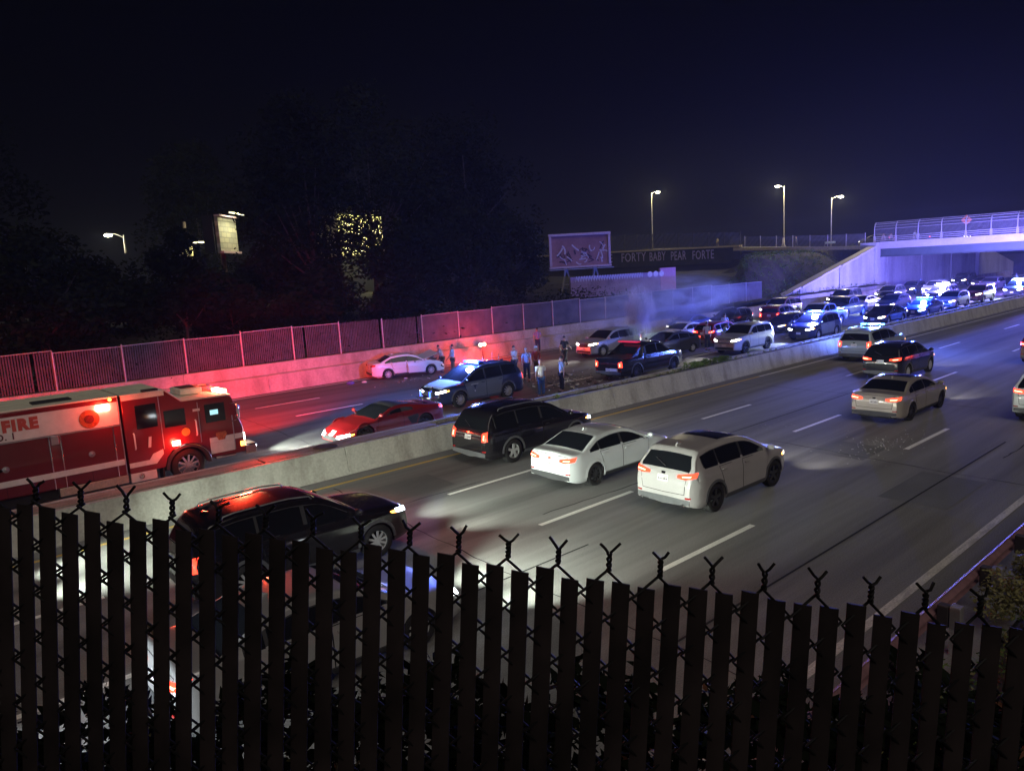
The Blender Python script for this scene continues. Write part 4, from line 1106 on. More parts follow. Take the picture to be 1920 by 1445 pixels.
# ---- fire rescue truck, driving the wrong way along the far carriageway
TX, TY = 7.2, 25.52
truck = empty('fire_truck', (TX, TY, 0))
tag(truck, 'red and white fire rescue truck with flashing red lamps at the left edge', 'fire truck')
FRED = paint('fire engine red', (0.17, 0.006, 0.010))
FWHITE = plain('truck white', (0.74, 0.71, 0.67), .45, var=.08, coat=.3)
FROOF = plain('truck roof white', (0.78, 0.76, 0.60), .6, var=.12, scale=3)
TREAD = plain('tread plate', (0.55, 0.48, 0.38), .45, metal=.5, var=.15, scale=20)
def tb(name, x0, x1, y0, y1, z0, z1, mat, parent=truck, bevel=.012):
    return MB().box(((x0+x1)/2, (y0+y1)/2, (z0+z1)/2), (x1-x0, y1-y0, z1-z0)).build(name, mat, parent, bevel)
S = -1.22        # y of the visible flank
body = tb('body', -7.6, -1.80, -1.22, 1.22, .62, 3.02, FRED, bevel=.03)
tb('roof', -7.6, -1.80, -1.24, 1.24, 3.024, 3.07, FROOF)
tb('roof_hatch', -3.9, -2.9, -.75, -.25, 3.074, 3.12, PLASTIC)
tb('white_band', -7.6, -1.84, S - .012, S - .002, 2.21, 2.89, FWHITE, body, .003)
tb('band_trim', -7.6, -1.84, S - .022, S - .002, 2.165, 2.20, STEEL, body, .003)
tb('white_stripe', -7.6, -1.84, S - .034, S - .018, .96, 1.13, FWHITE, body, .003)
for a, b_ in ((-3.40, -2.06), (-6.0, -3.72)):
    d = tb('shutter_door', a, b_, S - .018, S - .002, .66, 2.14, paint('shutter red', (.12, .005, .009)), body, .003)
    for x_ in (a - .02, b_ + .02): tb('chrome_trim', x_ - .014, x_ + .014, S - .03, S - .002, .62, 2.16, CHROME, d, .003)
    MB().lathe([(0, -.06), (.03, -.05), (.05, -.04), (.085, -.035), (.09, -.02)], 18, 1, ((a + b_) / 2 + .05, S, 1.46)).build('latch', STEEL, d)
    tb('door_seam', (a + b_) / 2 - .004, (a + b_) / 2 + .004, S - .021, S - .017, .66, .95, GAP, d, 0)
tb('tread_step', -3.62, -1.80, S - .02, S + .5, .38, .618, TREAD, body, .008)
for i in range(9):
    MB().ball((-3.5 + i * .19, S - .02, .46 + .09 * (i % 2)), .016, 6, 4).build('rivet', STEEL, body)
tb('corner_post', -1.83, -1.80, S - .016, 1.22, .4, 3.0, STEEL, body, .004)
tb('drop_lamp', -3.66, -3.46, S - .05, S - .002, 1.92, 2.18, STEEL, body, .01)
LETR = plain('lettering red', (0.20, 0.012, 0.02), .4)
LETD = plain('lettering dark', (0.10, 0.012, 0.02), .4)
text('fire_lettering', 'N FIRE', .42, LETR, body, (-5.25, S - .016, 2.50), (PI/2, 0, 0), .003, .030, spacing=1.2, sx=.95)
text('company_lettering', 'CO. 1', .25, LETD, body, (-5.10, S - .016, 2.27), (PI/2, 0, 0), .003, .007, spacing=1.15, sx=.9)
MB().lathe([(0, -.02), (.25, -.02), (.27, -.012), (.27, 0)], 24, 1, (-2.62, S - .012, 2.50)).build('round_emblem', plain('emblem red gold', (.42, .10, .03), .4, var=.5, scale=9), body)
MB().lathe([(0, -.035), (.12, -.035), (.13, -.02)], 20, 1, (-2.62, S - .012, 2.50)).build('emblem_centre', plain('emblem dark', (.16, .02, .015), .4, var=.4, scale=15), body)
tb('corner_flasher', -2.42, -2.06, S - .07, S - .002, 2.68, 2.86, RED_HOT, body, .02)
MB().ball((-2.02, S - .03, 2.98), .05, 8, 5).build('marker_lamp', AMBER, body)
# cab
cs = [(-1.73,.62),(-1.73,3.0),(-.48,3.0),(-.02,2.60),(1.50,2.56),(1.58,2.48),(1.78,1.62),(1.84,1.50),(1.84,.62),(.68,.62),(.62,.90),(.45,1.10),(0,1.20),(-.45,1.10),(-.62,.90),(-.68,.62)]
cabm = MB()
n = len(cs)
cabm.v = [(x_, -1.22, z_) for x_, z_ in cs] + [(x_, 1.22, z_) for x_, z_ in cs]
cabm.f = [(i, i + n, (i + 1) % n + n, (i + 1) % n) for i in range(n)] + [tuple(range(n)), tuple(range(2 * n - 1, n - 1, -1))]
cab = cabm.build('cab', FRED, truck, .02)
def slab(name, pts, mat, thick=.05, w=1.25, parent=cab):
    m = MB()
    for i in range(len(pts) - 1):
        a, b_ = pts[i], pts[i + 1]
        m.add([(a[0], -w, a[1]), (b_[0], -w, b_[1]), (b_[0], w, b_[1]), (a[0], w, a[1]), (a[0], -w, a[1] + thick), (b_[0], -w, b_[1] + thick), (b_[0], w, b_[1] + thick), (a[0], w, a[1] + thick)], [(0,3,2,1),(4,5,6,7),(0,1,5,4),(1,2,6,5),(2,3,7,6),(3,0,4,7)])
    return m.build(name, mat, parent, .006)
slab('raised_roof', [(-1.72, 3.004), (-.48, 3.004)], FROOF)
slab('roof_slope', [(-.47, 3.0), (-.02, 2.605)], FWHITE)
slab('low_roof', [(.0, 2.605), (1.54, 2.565)], FROOF)
tb('roof_edge', -1.72, -.5, S - .02, S - .002, 2.88, 3.0, FROOF, cab, .004)
tb('roof_box', .25, .95, -.35, .75, 2.66, 2.86, FROOF, cab, .03)
tb('roof_vent', .35, .85, -.15, .55, 2.862, 2.88, PLASTIC, cab, .005)
MB().lathe([(0, 2.80), (.28, 2.78), (.3, 2.66)], 20, 2, (1.2, .45, 0)).build('siren_dome', GREYTRIM, cab)
tb('vent_grille', -1.1, -.65, S - .03, S + .2, 3.06, 3.12, PLASTIC, cab, .01)
for y_ in (-.95, -.65, -.35, .35, .65, .95): tb('roof_flasher', 1.28, 1.5, y_ - .11, y_ + .11, 2.64, 2.76, RED_HOT if y_ < .3 else emit('red flasher dim', (1, .06, .03), 5), cab, .02)
tb('flasher_rail', 1.26, 1.52, -1.1, 1.1, 2.612, 2.638, PLASTIC, cab, .004)
tb('crew_window', -1.38, -.78, S - .012, S - .002, 1.95, 2.68, GLASS, cab, .004)
tb('middle_window', -.58, .05, S - .012, S - .002, 1.85, 2.38, GLASS, cab, .004)
tb('front_window', .66, 1.30, S - .012, S - .002, 1.78, 2.38, GLASS, cab, .004)
tb('tablet_screen', .82, 1.08, S - .020, S - .014, 2.02, 2.18, emit('tablet glow', (.35, .7, .75), 1.0), cab, .004)
wsm = MB().add([(1.605, -1.12, 2.42), (1.605, 1.12, 2.42), (1.772, 1.14, 1.70), (1.772, -1.14, 1.70), (1.585, -1.12, 2.42), (1.585, 1.12, 2.42), (1.752, 1.14, 1.70), (1.752, -1.14, 1.70)], [(0,1,2,3),(4,7,6,5),(0,4,5,1),(2,6,7,3),(0,3,7,4),(1,5,6,2)])
wsm.build('windshield', GLASS, cab)
tb('windshield_post', 1.60, 1.66, -.03, .03, 1.7, 2.44, CHROME, cab, .004).rotation_euler = (0, 0, 0)
for x_ in (-.68, .46): tb('door_trim', x_ - .012, x_ + .012, S - .012, S - .001, 1.2, 2.86 if x_ < 0 else 2.5, STEEL, cab, .002)
tb('door_trim', 1.50, 1.53, S - .012, S - .001, .75, 1.9, STEEL, cab, .002)
for x_, z0, z1 in ((-1.5, 1.35, 1.85), (.34, 1.45, 1.95)): MB().tube([(x_, S - .01, z0), (x_ - .0, S - .07, z0 + .03), (x_, S - .07, z1 - .03), (x_, S - .01, z1)], .022, 8).build('grab_rail', FWHITE, cab)
tb('cab_stripe', -1.72, -1.05, S - .012, S - .001, .80, .95, FWHITE, cab, .002)
MB().prism([(-1.05,.80),(-.95,.80),(-.72,1.06),(-.72,1.21),(-1.02,1.12),(-1.14,.95),(-1.05,.95)], 1, S - .012, S - .001).build('cab_stripe', FWHITE, cab)
tb('cab_stripe', .72, 1.82, S - .012, S - .001, 1.10, 1.27, FWHITE, cab, .002)
tb('lower_panel', .72, 1.50, S - .010, S - .001, .74, 1.096, FWHITE, cab, .002)
tb('grip_step', .85, 1.5, S - .05, S + .3, .56, .615, CHROME, cab, .006)
text('unit_number', '1', .42, FWHITE, cab, (-1.20, S - .014, 1.36), (PI/2, 0, 0), .003, .02, shear=.15)
tb('year_plate', .30, .52, S - .012, S - .001, 2.22, 2.30, FWHITE, cab, .002)
MB().lathe([(0, -.02), (.12, -.02), (.13, 0)], 20, 1, (.02, S - .003, 1.62)).build('round_sticker', plain('sticker gold', (.75, .38, .06), .5, var=.2, scale=20), cab)
MB().prism([(.95,1.42),(1.25,1.42),(1.28,1.34),(1.2,1.16),(1.0,1.16),(.92,1.34)], 1, S - .024, S - .013).build('shield_badge', plain('badge gold red', (.45, .14, .06), .5, var=.4, scale=18), cab)
tb('side_flasher', -.44, -.20, S - .08, S - .002, 1.24, 1.40, RED_HOT, cab, .02)
for sd in (-1, 1):
    MB().tube([(1.5, sd * 1.22, 2.3), (1.62, sd * 1.42, 2.3), (1.62, sd * 1.45, 2.25)], .02, 6).tube([(1.5, sd * 1.22, 1.7), (1.62, sd * 1.42, 1.78)], .02, 6).build('mirror_arm', CHROME, cab)
    tb('wing_mirror', 1.57, 1.67, sd * 1.45 - .1, sd * 1.45 + .1, 1.82, 2.28, CHROME, cab, .03)
tb('front_bumper', 1.86, 2.24, -1.2, 1.2, .50, .82, CHROME, truck, .03)
tb('bumper_deck', 1.85, 2.22, -1.15, 1.15, .824, .84, TREAD, truck, .005)
tb('grille', 1.845, 1.875, -.55, .55, .9, 1.4, CHROME, cab, .01)
for sd in (-1, 1):
    tb('headlight', 1.845, 1.92, sd * .92 - .18, sd * .92 + .18, .98, 1.22, HEAD, cab, .02)
    tb('corner_lamp', 1.70, 1.86, sd * 1.225 - .02, sd * 1.225 + .02, .82, .98, AMBER, cab, .01)
    lamp('headlight_beam', 'SPOT', (2.3, sd * .8, 1.05), 2200, GRN, truck, .1, (1, 0, -.2), 60, .5)
def wheel_truck(x_, sd):
    w = inst(cached('truck_tyre', lambda: tyre_mb(.53, .32)), 'wheel', RUBBER, truck)
    w.location = (x_, sd * 1.02, .53)
    if sd > 0: w.rotation_euler = (0, 0, PI)
    inst(cached('truck_rim', lambda: rim_mb(.53, .32, 10)), 'rim', CHROME, w)
for x_ in (0, -5.6):
    for sd in (-1, 1): wheel_truck(x_, sd)
for sd in (-1, 1):
    m = MB()
    for i in range(19):
        t = PI * i / 18
        for r_, y_ in ((.60, 1.0), (.60, 1.27), (.70, 1.27), (.70, 1.0)): m.v.append((r_ * math.cos(t), sd * y_, .53 + r_ * math.sin(t)))
    for i in range(18):
        for q in range(4): m.f.append((i*4+q, i*4+(q+1)%4, (i+1)*4+(q+1)%4, (i+1)*4+q))
    m.f += [(0,1,2,3), (72,73,74,75)]
    m.build('fender', PLASTIC, truck)
    m = MB(); m.tube([(.70 * math.cos(PI * i / 18), sd * 1.275, .53 + .70 * math.sin(PI * i / 18)) for i in range(0, 12)], .022, 6)
    m.build('fender_lip', CHROME, truck)
    tb('mud_flap', -.80, -.76, sd * 1.02 - .22, sd * 1.02 + .22, .12, .62, RUBBER, truck, .004)
tb('tank_panel', -1.72, -.98, S, S + .3, .34, .616, FWHITE, truck, .01)
MB().lathe([(.05, -.03), (.08, -.03), (.09, 0)], 16, 1, (-1.42, S - .005, .5)).build('filler_cap', CHROME, truck)
tb('chassis', -7.4, 1.8, -.45, .45, .45, .75, UNDER, truck)
tb('inner_wheel_well', -.7, .7, -.8, .8, .6, 1.15, UNDER, truck)
# red flashers light the wall, the truck's flank and the road
lamp('flasher_light', 'POINT', (-2.2, S - .5, 2.75), 45, (1, .05, .02), truck, .15)
lamp('flasher_light', 'POINT', (-.3, S - .35, 1.32), 40, (1, .04, .02), truck, .1)
lamp('flasher_light', 'SPOT', (1.6, .9, 2.95), 22000, (1, .02, .005), truck, .25, (.62, 1, -.22), 56, .9)
lamp('flasher_light', 'SPOT', (-1.5, 1.5, 2.95), 9000, (1, .02, .008), truck, .25, (.0, 1, -.28), 56, .9)
lamp('flasher_light', 'SPOT', (1.75, -.6, 2.9), 2600, (1, .05, .02), truck, .2, (-.15, -1, -.25), 50, .9)
lamp('flasher_light', 'POINT', (1.4, .0, 3.0), 90, (1, .05, .02), truck, .2)
tb('lower_skirt', -7.6, -3.64, -1.15, 1.15, .34, .616, UNDER, truck, .01)

# ================================================================== PEOPLE
SKIN = plain('skin', (0.38, 0.22, 0.16), .55, var=.06)
HAIR = plain('dark hair', (0.02, 0.015, 0.012), .7)
HAIR_L = plain('grey hair', (0.3, 0.28, 0.26), .7)
SHOE = plain('shoe', (0.03, 0.03, 0.03), .5)
def cloth(n, c): return plain(n, c, .85, var=.12, scale=8)
def skin_obj(name, verts, edges, radii, roots, mat, parent, sub=1):
    me = bpy.data.meshes.new(name)
    me.from_pydata(verts, edges, [])
    o = bpy.data.objects.new(name, me)
    COL.objects.link(o)
    o.modifiers.new('skin', 'SKIN')
    sd = me.skin_vertices[0].data
    for i, r in enumerate(radii):
        sd[i].radius = (r, r) if not isinstance(r, tuple) else r
        sd[i].use_root = i in roots
    if sub:
        m = o.modifiers.new('sub', 'SUBSURF'); m.levels = sub; m.render_levels = sub
    bpy.context.view_layer.update()
    nm = bpy.data.meshes.new_from_object(o.evaluated_get(bpy.context.evaluated_depsgraph_get()))
    bpy.data.objects.remove(o)
    nm.polygons.foreach_set('use_smooth', [True] * len(nm.polygons))
    return inst(nm, name, mat, parent)
def person(label, loc, rz, shirt, legs, hair=HAIR, stride=0.0, lean=0.0, arms=((-.1, .05), (.1, .05)), h=1.76, sleeve=True, shorts=False, cap=None, group=None, extra=None, z=0.0):
    """local +X is where the person faces; arms = (swing forward, bend at elbow) for right and left"""
    k = h / 1.76
    root = empty('person', (loc[0], loc[1], z), rz)
    tag(root, label, 'person', group)
    V = lambda x, y, z_: (x * k, y * k, z_ * k)
    def up(x, y, z_):                      # lean of the upper body about the hips
        c, s_ = math.cos(lean), math.sin(lean)
        dz = z_ - .95
        return V(x * c + dz * s_, y, .95 + dz * c - x * s_)
    verts = [V(0, 0, .95), up(.01, 0, 1.12), up(.0, 0, 1.32), up(-.01, 0, 1.46), up(.0, 0, 1.52), up(.015, 0, 1.60), up(.02, 0, 1.70), up(.10, 0, 1.625)]
    edges = [(0, 1), (1, 2), (2, 3), (3, 4), (4, 5), (5, 6), (5, 7)]
    rad = [.125, .118, .135, .075, .052, .085, .072, .018]
    rad = [r * k for r in rad]
    def add(p, frm, r):
        verts.append(p); rad.append(r * k); edges.append((frm, len(verts) - 1)); return len(verts) - 1
    armp = []; legp = []
    roots = {0}
    for sd, (sw, bend) in zip((-1, 1), arms):
        sh = add(up(-.01, sd * .185, 1.43), 3, .062)
        ua = sw; d = .29
        el = up(-.01 + d * math.sin(ua), sd * .235, 1.43 - d * math.cos(ua))
        e = add(el, sh, .045)
        fa = ua + bend
        wr = up(-.01 + d * math.sin(ua) + .25 * math.sin(fa), sd * (.245 - .06 * min(1, bend)), 1.43 - d * math.cos(ua) - .25 * math.cos(fa))
        w = add(wr, e, .032)
        dirv = (Vector(wr) - Vector(el)).normalized()
        palm = Vector(wr) + dirv * .075 * k
        pm = add(tuple(palm), w, .034)
        armp.append((sh, e, w))
        side = Vector((1, 0, 0)) - dirv * dirv.x
        side.normalize()
        for q, (off, ln) in enumerate(((-.027, .062), (-.009, .075), (.009, .078), (.026, .07))):
            a = palm + side * off * k
            verts.append(tuple(a)); rad.append(.0095 * k); roots.add(len(verts) - 1)
            inward = Vector((0, -sd, 0)) * .25
            b1 = a + (dirv + inward * .3).normalized() * ln * .6 * k
            add(tuple(b1), len(verts) - 1, .009)
            add(tuple(b1 + (dirv + inward * 1.6).normalized() * ln * .5 * k), len(verts) - 1, .008)
        a = palm - dirv * .03 * k + side * .028 * k
        verts.append(tuple(a)); rad.append(.011 * k); roots.add(len(verts) - 1)
        add(tuple(a + (dirv * .6 + side).normalized() * .05 * k), len(verts) - 1, .0095)
    for sd in (-1, 1):
        st = stride * sd
        hp = add(V(.0, sd * .085, .90), 0, .098)
        kn = add(V(.42 * math.sin(st * .8) + .02, sd * .10, .90 - .42 * math.cos(st)), hp, .068)
        kx = .42 * math.sin(st * .8) + .02
        back = -.18 if st < -.1 else 0
        an = add(V(kx + (.36 * math.sin(st * .9) + back if stride else 0), sd * .105, .085 + (.06 if st < -.1 else 0)), kn, .042)
        ax = verts[an]
        add((ax[0] + .13 * k, ax[1] + sd * .015, max(.03, ax[2] - .05 * k)), an, .034)
        legp.append((hp, kn, an))
    skin_obj('body', verts, edges, rad, roots, SKIN, root)
    # shirt
    tv = [verts[0], verts[1], verts[2], verts[3]]; te = [(0, 1), (1, 2), (2, 3)]; tr = [.142 * k, .14 * k, .155 * k, .085 * k]
    for sh, e, w in armp:
        a = len(tv); tv += [verts[sh], tuple(Vector(verts[sh]).lerp(Vector(verts[e]), .7))]; tr += [.078 * k, .064 * k]; te += [(3, a), (a, a + 1)]
        if sleeve == 'long':
            tv += [verts[e], tuple(Vector(verts[e]).lerp(Vector(verts[w]), .9))]; tr += [.06 * k, .05 * k]; te += [(a + 1, a + 2), (a + 2, a + 3)]
    skin_obj('shirt', tv, te, tr, {0}, shirt, root)
    # trousers
    tv = [verts[0]]; te = []; tr = [.136 * k]
    for hp, kn, an in legp:
        a = len(tv); t = .25 if shorts else .86
        end = Vector(verts[kn]).lerp(Vector(verts[an]), t) if not shorts else Vector(verts[hp]).lerp(Vector(verts[kn]), .95)
        tv += [verts[hp], verts[kn] if not shorts else tuple(Vector(verts[hp]).lerp(Vector(verts[kn]), .6)), tuple(end)]
        tr += [.11 * k, .084 * k, .07 * k if not shorts else .1 * k]; te += [(0, a), (a, a + 1), (a + 1, a + 2)]
    skin_obj('trousers', tv, te, tr, {0}, legs, root)
    for hp, kn, an in legp:
        a = verts[an]
        MB().ball((a[0] + .055 * k, a[1], max(.035, a[2] - .045 * k)), (.135 * k, .052 * k, .045 * k), 10, 6).build('shoe', SHOE, root)
    hc = Vector(up(.0, 0, 1.69))
    m = MB(); n_, q_ = 12, 6
    for i in range(q_ + 1):
        t = i / q_ * (PI * .58)
        for j in range(n_):
            u = 2 * PI * j / n_
            back = 1 - .38 * max(0, math.cos(u)) * (i / q_)
            m.v.append((hc.x - .012 + .094 * k * math.sin(t) * math.cos(u) * back, hc.y + .082 * k * math.sin(t) * math.sin(u), hc.z + .098 * k * math.cos(t) - .0))
    for i in range(q_):
        for j in range(n_): m.f.append((i*n_+j, (i+1)*n_+j, (i+1)*n_+(j+1)%n_, i*n_+(j+1)%n_))
    m.build('hair', hair, root)
    if cap:
        m = MB().lathe([(.0, .115), (.06, .105), (.092, .06), (.098, .0)], 14, 2, (hc.x, hc.y, hc.z + .01)).box((hc.x + .12, hc.y, hc.z + .02), (.11, .13, .012))
        m.build('cap', cap, root)
    for sd in (-1, 1):
        MB().ball(tuple(Vector(up(.098, sd * .032, 1.645))), .0085, 6, 4).build('eye', HAIR, root)
        MB().ball(tuple(Vector(up(.005, sd * .086, 1.62))), (.018, .012, .03), 6, 4).build('ear', SKIN, root)
    MB().box(tuple(Vector(up(.098, 0, 1.575))), (.012, .045, .008)).build('mouth', plain('lips', (.25, .08, .07), .5), root)
    if extra: extra(root, verts, k)
    return root
def belt(root, verts, k):
    MB().lathe([(.150 * k, -.02), (.158 * k, -.02), (.158 * k, .02), (.150 * k, .02)], 16, 2, (0, 0, .985 * k)).build('duty_belt', PLASTIC, root)
def badge(root, verts, k):
    belt(root, verts, k)
    MB().box((.15 * k, .06 * k, 1.33 * k), (.02, .05, .06)).build('chest_badge', CHROME, root)
OFF = cloth('officer shirt', (0.30, 0.36, 0.46)); NAVT = cloth('navy trousers', (0.02, 0.025, 0.06))
cx_ = math.atan2(-1, -1)
person('man in a white t-shirt and blue jeans standing by the median, back to the viewer', (23.75, 25.35), 1.25, cloth('white cotton', (.82, .82, .78)), cloth('blue jeans', (.06, .13, .30)), hair=SKIN, arms=((.05, .1), (.1, .15)), h=1.82)
person('man in a blue grey t-shirt looking left beside the median', (25.35, 25.55), 2.75, cloth('slate cotton', (.22, .27, .38)), cloth('dark shorts', (.02, .02, .03)), arms=((.0, .1), (-.05, .1)), h=1.80)
person('officer in a grey blue shirt walking toward the viewer behind the patrol suv', (26.9, 29.8), -2.2, OFF, NAVT, arms=((.12, .1), (.2, .5)), stride=.12, hair=HAIR_L, extra=badge, h=1.84)
person('man in a red shirt and pale blue cap behind the man in white', (28.2, 30.4), -2.6, cloth('red plaid', (.28, .03, .03)), cloth('brown trousers', (.10, .06, .04)), cap=cloth('pale cap', (.45, .55, .7)), arms=((.3, .9), (.2, .8)), sleeve='long')
person('officer in a violet lit shirt standing close to the far wall', (36.4, 39.0), -2.4, cloth('violet blue shirt', (.22, .22, .5)), NAVT, arms=((.1, .3), (.5, .8)), extra=belt, h=1.84)
person('man in black walking right across the open lane', (32.4, 32.3), .2, cloth('black shirt', (.02, .02, .025)), cloth('black trousers', (.025, .025, .03)), stride=.5, arms=((.45, .5), (-.4, .3)), h=1.86)
person('officer with a lilac shirt and brown trousers facing the wrecked sedan', (26.5, 36.0), 2.2, cloth('lilac shirt', (.42, .40, .52)), cloth('brown uniform trousers', (.09, .06, .05)), arms=((.05, .2), (.3, .4)), h=1.84, extra=belt)
person('helper in a pale shirt bending over the front of the wrecked sedan', (26.9, 37.6), 2.7, cloth('pale pink shirt', (.52, .42, .42)), cloth('dark brown trousers', (.05, .035, .03)), lean=.35, arms=((.9, .3), (.8, .5)), hair=HAIR)
person('officer with arms akimbo standing left of the silver off-roader', (42.6, 28.9), -2.2, cloth('pale grey uniform shirt', (.42, .46, .52)), NAVT, arms=((-.1, .5), (-.1, .5)), h=1.86, extra=badge)
person('person in a pale cyan shirt bending at the off-roader hood', (43.6, 28.3), -.9, cloth('cyan shirt', (.3, .5, .55)), cloth('dark slacks', (.03, .03, .04)), lean=.3, arms=((.7, .5), (.8, .5)), h=1.72)
person('driver in a pale shirt standing between the silver suv and the white jam sedan', (43.6, 35.2), -2.6, cloth('pale shirt', (.6, .58, .52)), cloth('khaki', (.2, .16, .1)), arms=((.2, .6), (.1, .3)))
person('officer walking right behind the red car in the jam', (49.4, 31.9), .4, OFF, NAVT, stride=.3, arms=((.3, .4), (-.2, .2)), extra=belt, h=1.84)
person('officer in a pale shirt left of the pair by the crash debris', (27.6, 31.6), -1.4, cloth('pale uniform shirt', (.45, .48, .55)), NAVT, arms=((.4, 1.2), (.1, .2)), extra=belt, h=1.82)
BG = 'walkers on the bridge and street'
sz = street_z
person('walker in pale clothes striding along the street fence', (104.9, 57.6), 1.7, cloth('pale hoodie', (.65, .6, .45)), cloth('pale trousers', (.55, .5, .4)), stride=.35, sleeve='long', group=BG, z=sz(57.6), h=1.8)
person('walker in dark clothes right behind the pale walker', (104.9, 55.6), 1.7, cloth('dark hoodie', (.08, .08, .1)), cloth('dark trousers b', (.06, .06, .07)), stride=.3, sleeve='long', group=BG, z=sz(55.6))
person('onlooker at the left end of the bridge fence, left of a pair', (105.1, 43.2), -1.9, cloth('lilac hoodie', (.5, .4, .55)), cloth('grey trousers b', (.2, .2, .25)), sleeve='long', group=BG, z=6.33)
person('onlooker at the left end of the bridge fence, right of a pair', (105.1, 42.2), -1.9, cloth('pink top', (.55, .4, .45)), cloth('dark trousers c', (.08, .08, .1)), sleeve='long', group=BG, z=6.33)
person('lone onlooker in white on the bridge behind the rails', (105.1, 39.2), -1.8, cloth('white hoodie', (.6, .58, .62)), cloth('pale jeans', (.4, .42, .5)), sleeve='long', group=BG, z=6.33, h=1.85)
person('walker in yellow light on the overpass', (105.0, 69.0), 1.6, cloth('yellow top', (.6, .5, .25)), cloth('tan trousers', (.3, .25, .15)), sleeve='long', stride=.2, group=BG, z=sz(69))

# ================================================================== FOREGROUND: chain link fence with slats, embankment, guard rail
FO = Vector((0.1642, 1.3397, 5.828))                       # a wire twist near the left edge of the view
FA = (Vector((1.05012687, 0.39366465, 5.63729036)) - Vector((0.16419966, 1.33967219, 5.82791543)))
FA = FA.normalized()
FD = (_F + _R * (-0.4035) - _U * 11.87).normalized()       # slats hang square to the sloping top
FN = FA.cross(FD).normalized()
if FN.dot(_F) < 0: FN = -FN
sfen = empty('slatted_fence', FO + FD * 1.25)
tag(sfen, 'dark chain link fence with black vertical slats right in front of the viewer', 'fence')
def fp(a, d, n=0.0): return FO + FA * a + FD * d + FN * n - sfen.location
PITCH = 0.0372
rr = random.Random(9)
n0, n1 = -14, 50
for j in range(n0, n1):
    a = (j + .5) * PITCH
    top = .018 + rr.uniform(-.008, .008)
    w = .0258 + rr.uniform(-.001, .001)
    tl = rr.uniform(-.006, .006)
    m = MB()
    P = []
    for d, t in ((top, 0), (.75, .5), (1.24, 1)):
        for da, dn in ((-w/2, -.001), (-w/4, -.0032), (w/4, -.0032), (w/2, -.001), (w/2, .0012), (-w/2, .0012)):
            P.append(fp(a + da + tl * t + rr.uniform(-.0004, .0004), d + (da * .06 if t == 0 else 0), dn))
    F_ = []
    for i in range(2):
        for q in range(6): F_.append((i*6+q, i*6+(q+1)%6, (i+1)*6+(q+1)%6, (i+1)*6+q))
    F_ += [(0,1,2,3,4,5), (12,13,14,15,16,17)]
    m.add(P, F_)
    m.build('slat', BLACKP, sfen)
# zigzag wires; neighbours hook into one another at the gaps between slats
for j in range(n0, n1):
    pts = []
    for i in range(34):
        odd = (i + j) % 2
        a = (j + (1 if odd else 0)) * PITCH
        pts.append(fp(a + (.0022 if odd else -.0022), .004 + i * PITCH, (-.0075 if i % 2 else .0065) * (1 if j % 2 else -1)))
    if j % 2: pts = pts
    fine = []
    for i in range(len(pts) - 1):
        fine.append(pts[i]); 
        fine.append(pts[i].lerp(pts[i + 1], .12)); fine.append(pts[i].lerp(pts[i + 1], .88))
    MB().tube(fine, .0021, 6).build('wire', WIREB, sfen)
# twisted barbs on the top edge, one per pair of wires
for j in range(n0 + (n0 % 2), n1, 2):
    a = j * PITCH
    m = MB(); ph0 = rr.uniform(0, 6.28); lf = rr.uniform(-.003, .004); tw = rr.uniform(1.3, 2.0)
    for s_ in (0, PI):
        pts = []
        for i in range(15):
            t = i / 14
            ph = s_ + ph0 + t * 2 * PI * tw
            pts.append(fp(a + .0026 * math.cos(ph), .006 - t * (.024 + lf), .0026 * math.sin(ph)))
        tip = 1 if s_ == 0 else -1
        pts.append(fp(a + tip * .006, -.0225 - lf, 0)); pts.append(fp(a + tip * (.010 + .006 * rr.random()), -.027 - lf - .007 * rr.random(), .004 * tip * rr.random()))
        m.tube(pts, .0022, 6)
    m.build('wire_twist', WIREB, sfen)
# bottom rail keeps the netting on the ground
MB().tube([fp(n0 * PITCH, 1.16, .02), fp(n1 * PITCH, 1.16, .02)], .02, 8).build('bottom_rail', WIREB, sfen)

# near embankment falling from the fence to the road
em = MB()
ex = [-14 + .8 * i for i in range(60)]
ey = [-6, -3, -1.5, -.6, 0, .5, 1.0, 1.5, 2.0, 2.5, 3.0, 3.35]
rr = random.Random(17)
def bank_z(x, y):
    fy = 1.45 - x * 1.06                                 # fence line
    crest = min(max(fy - .15, -1.5), 1.7)
    top = 4.55 - max(0, min(x, 12)) * .13
    t = smooth((y - crest) / (3.35 - crest))
    return max(.0, top * (1 - t) - .02 * 0)
for x_ in ex:
    for y_ in ey:
        em.v.append((x_, y_, bank_z(x_, y_) + (rr.uniform(-.05, .05) if y_ < 3.3 else -.03)))
ny = len(ey)
for i in range(len(ex) - 1):
    for j in range(ny - 1):
        a = i * ny + j; em.f.append((a, a + ny, a + ny + 1, a + 1))
struct(em.build('near_embankment', SOIL, sharp=None))
sp = []
for i in range(700):
    x_ = -6 + 24 * rr.random(); y_ = -.4 + 3.9 * rr.random()
    if y_ > 1.6 - x_ * 1.0: sp.append((x_, y_, bank_z(x_, y_) + .12, .22))
stuff(weeds('bank_weeds', sp, LEAF[0], 9000, .05, .16, 41), 'tangled weeds on the bank between the slatted fence and the road', 'weeds')
stuff(weeds('bank_dry_weeds', sp, LEAF[1], 3500, .04, .14, 42), 'dry brown leaves on the bank below the slatted fence', 'weeds')
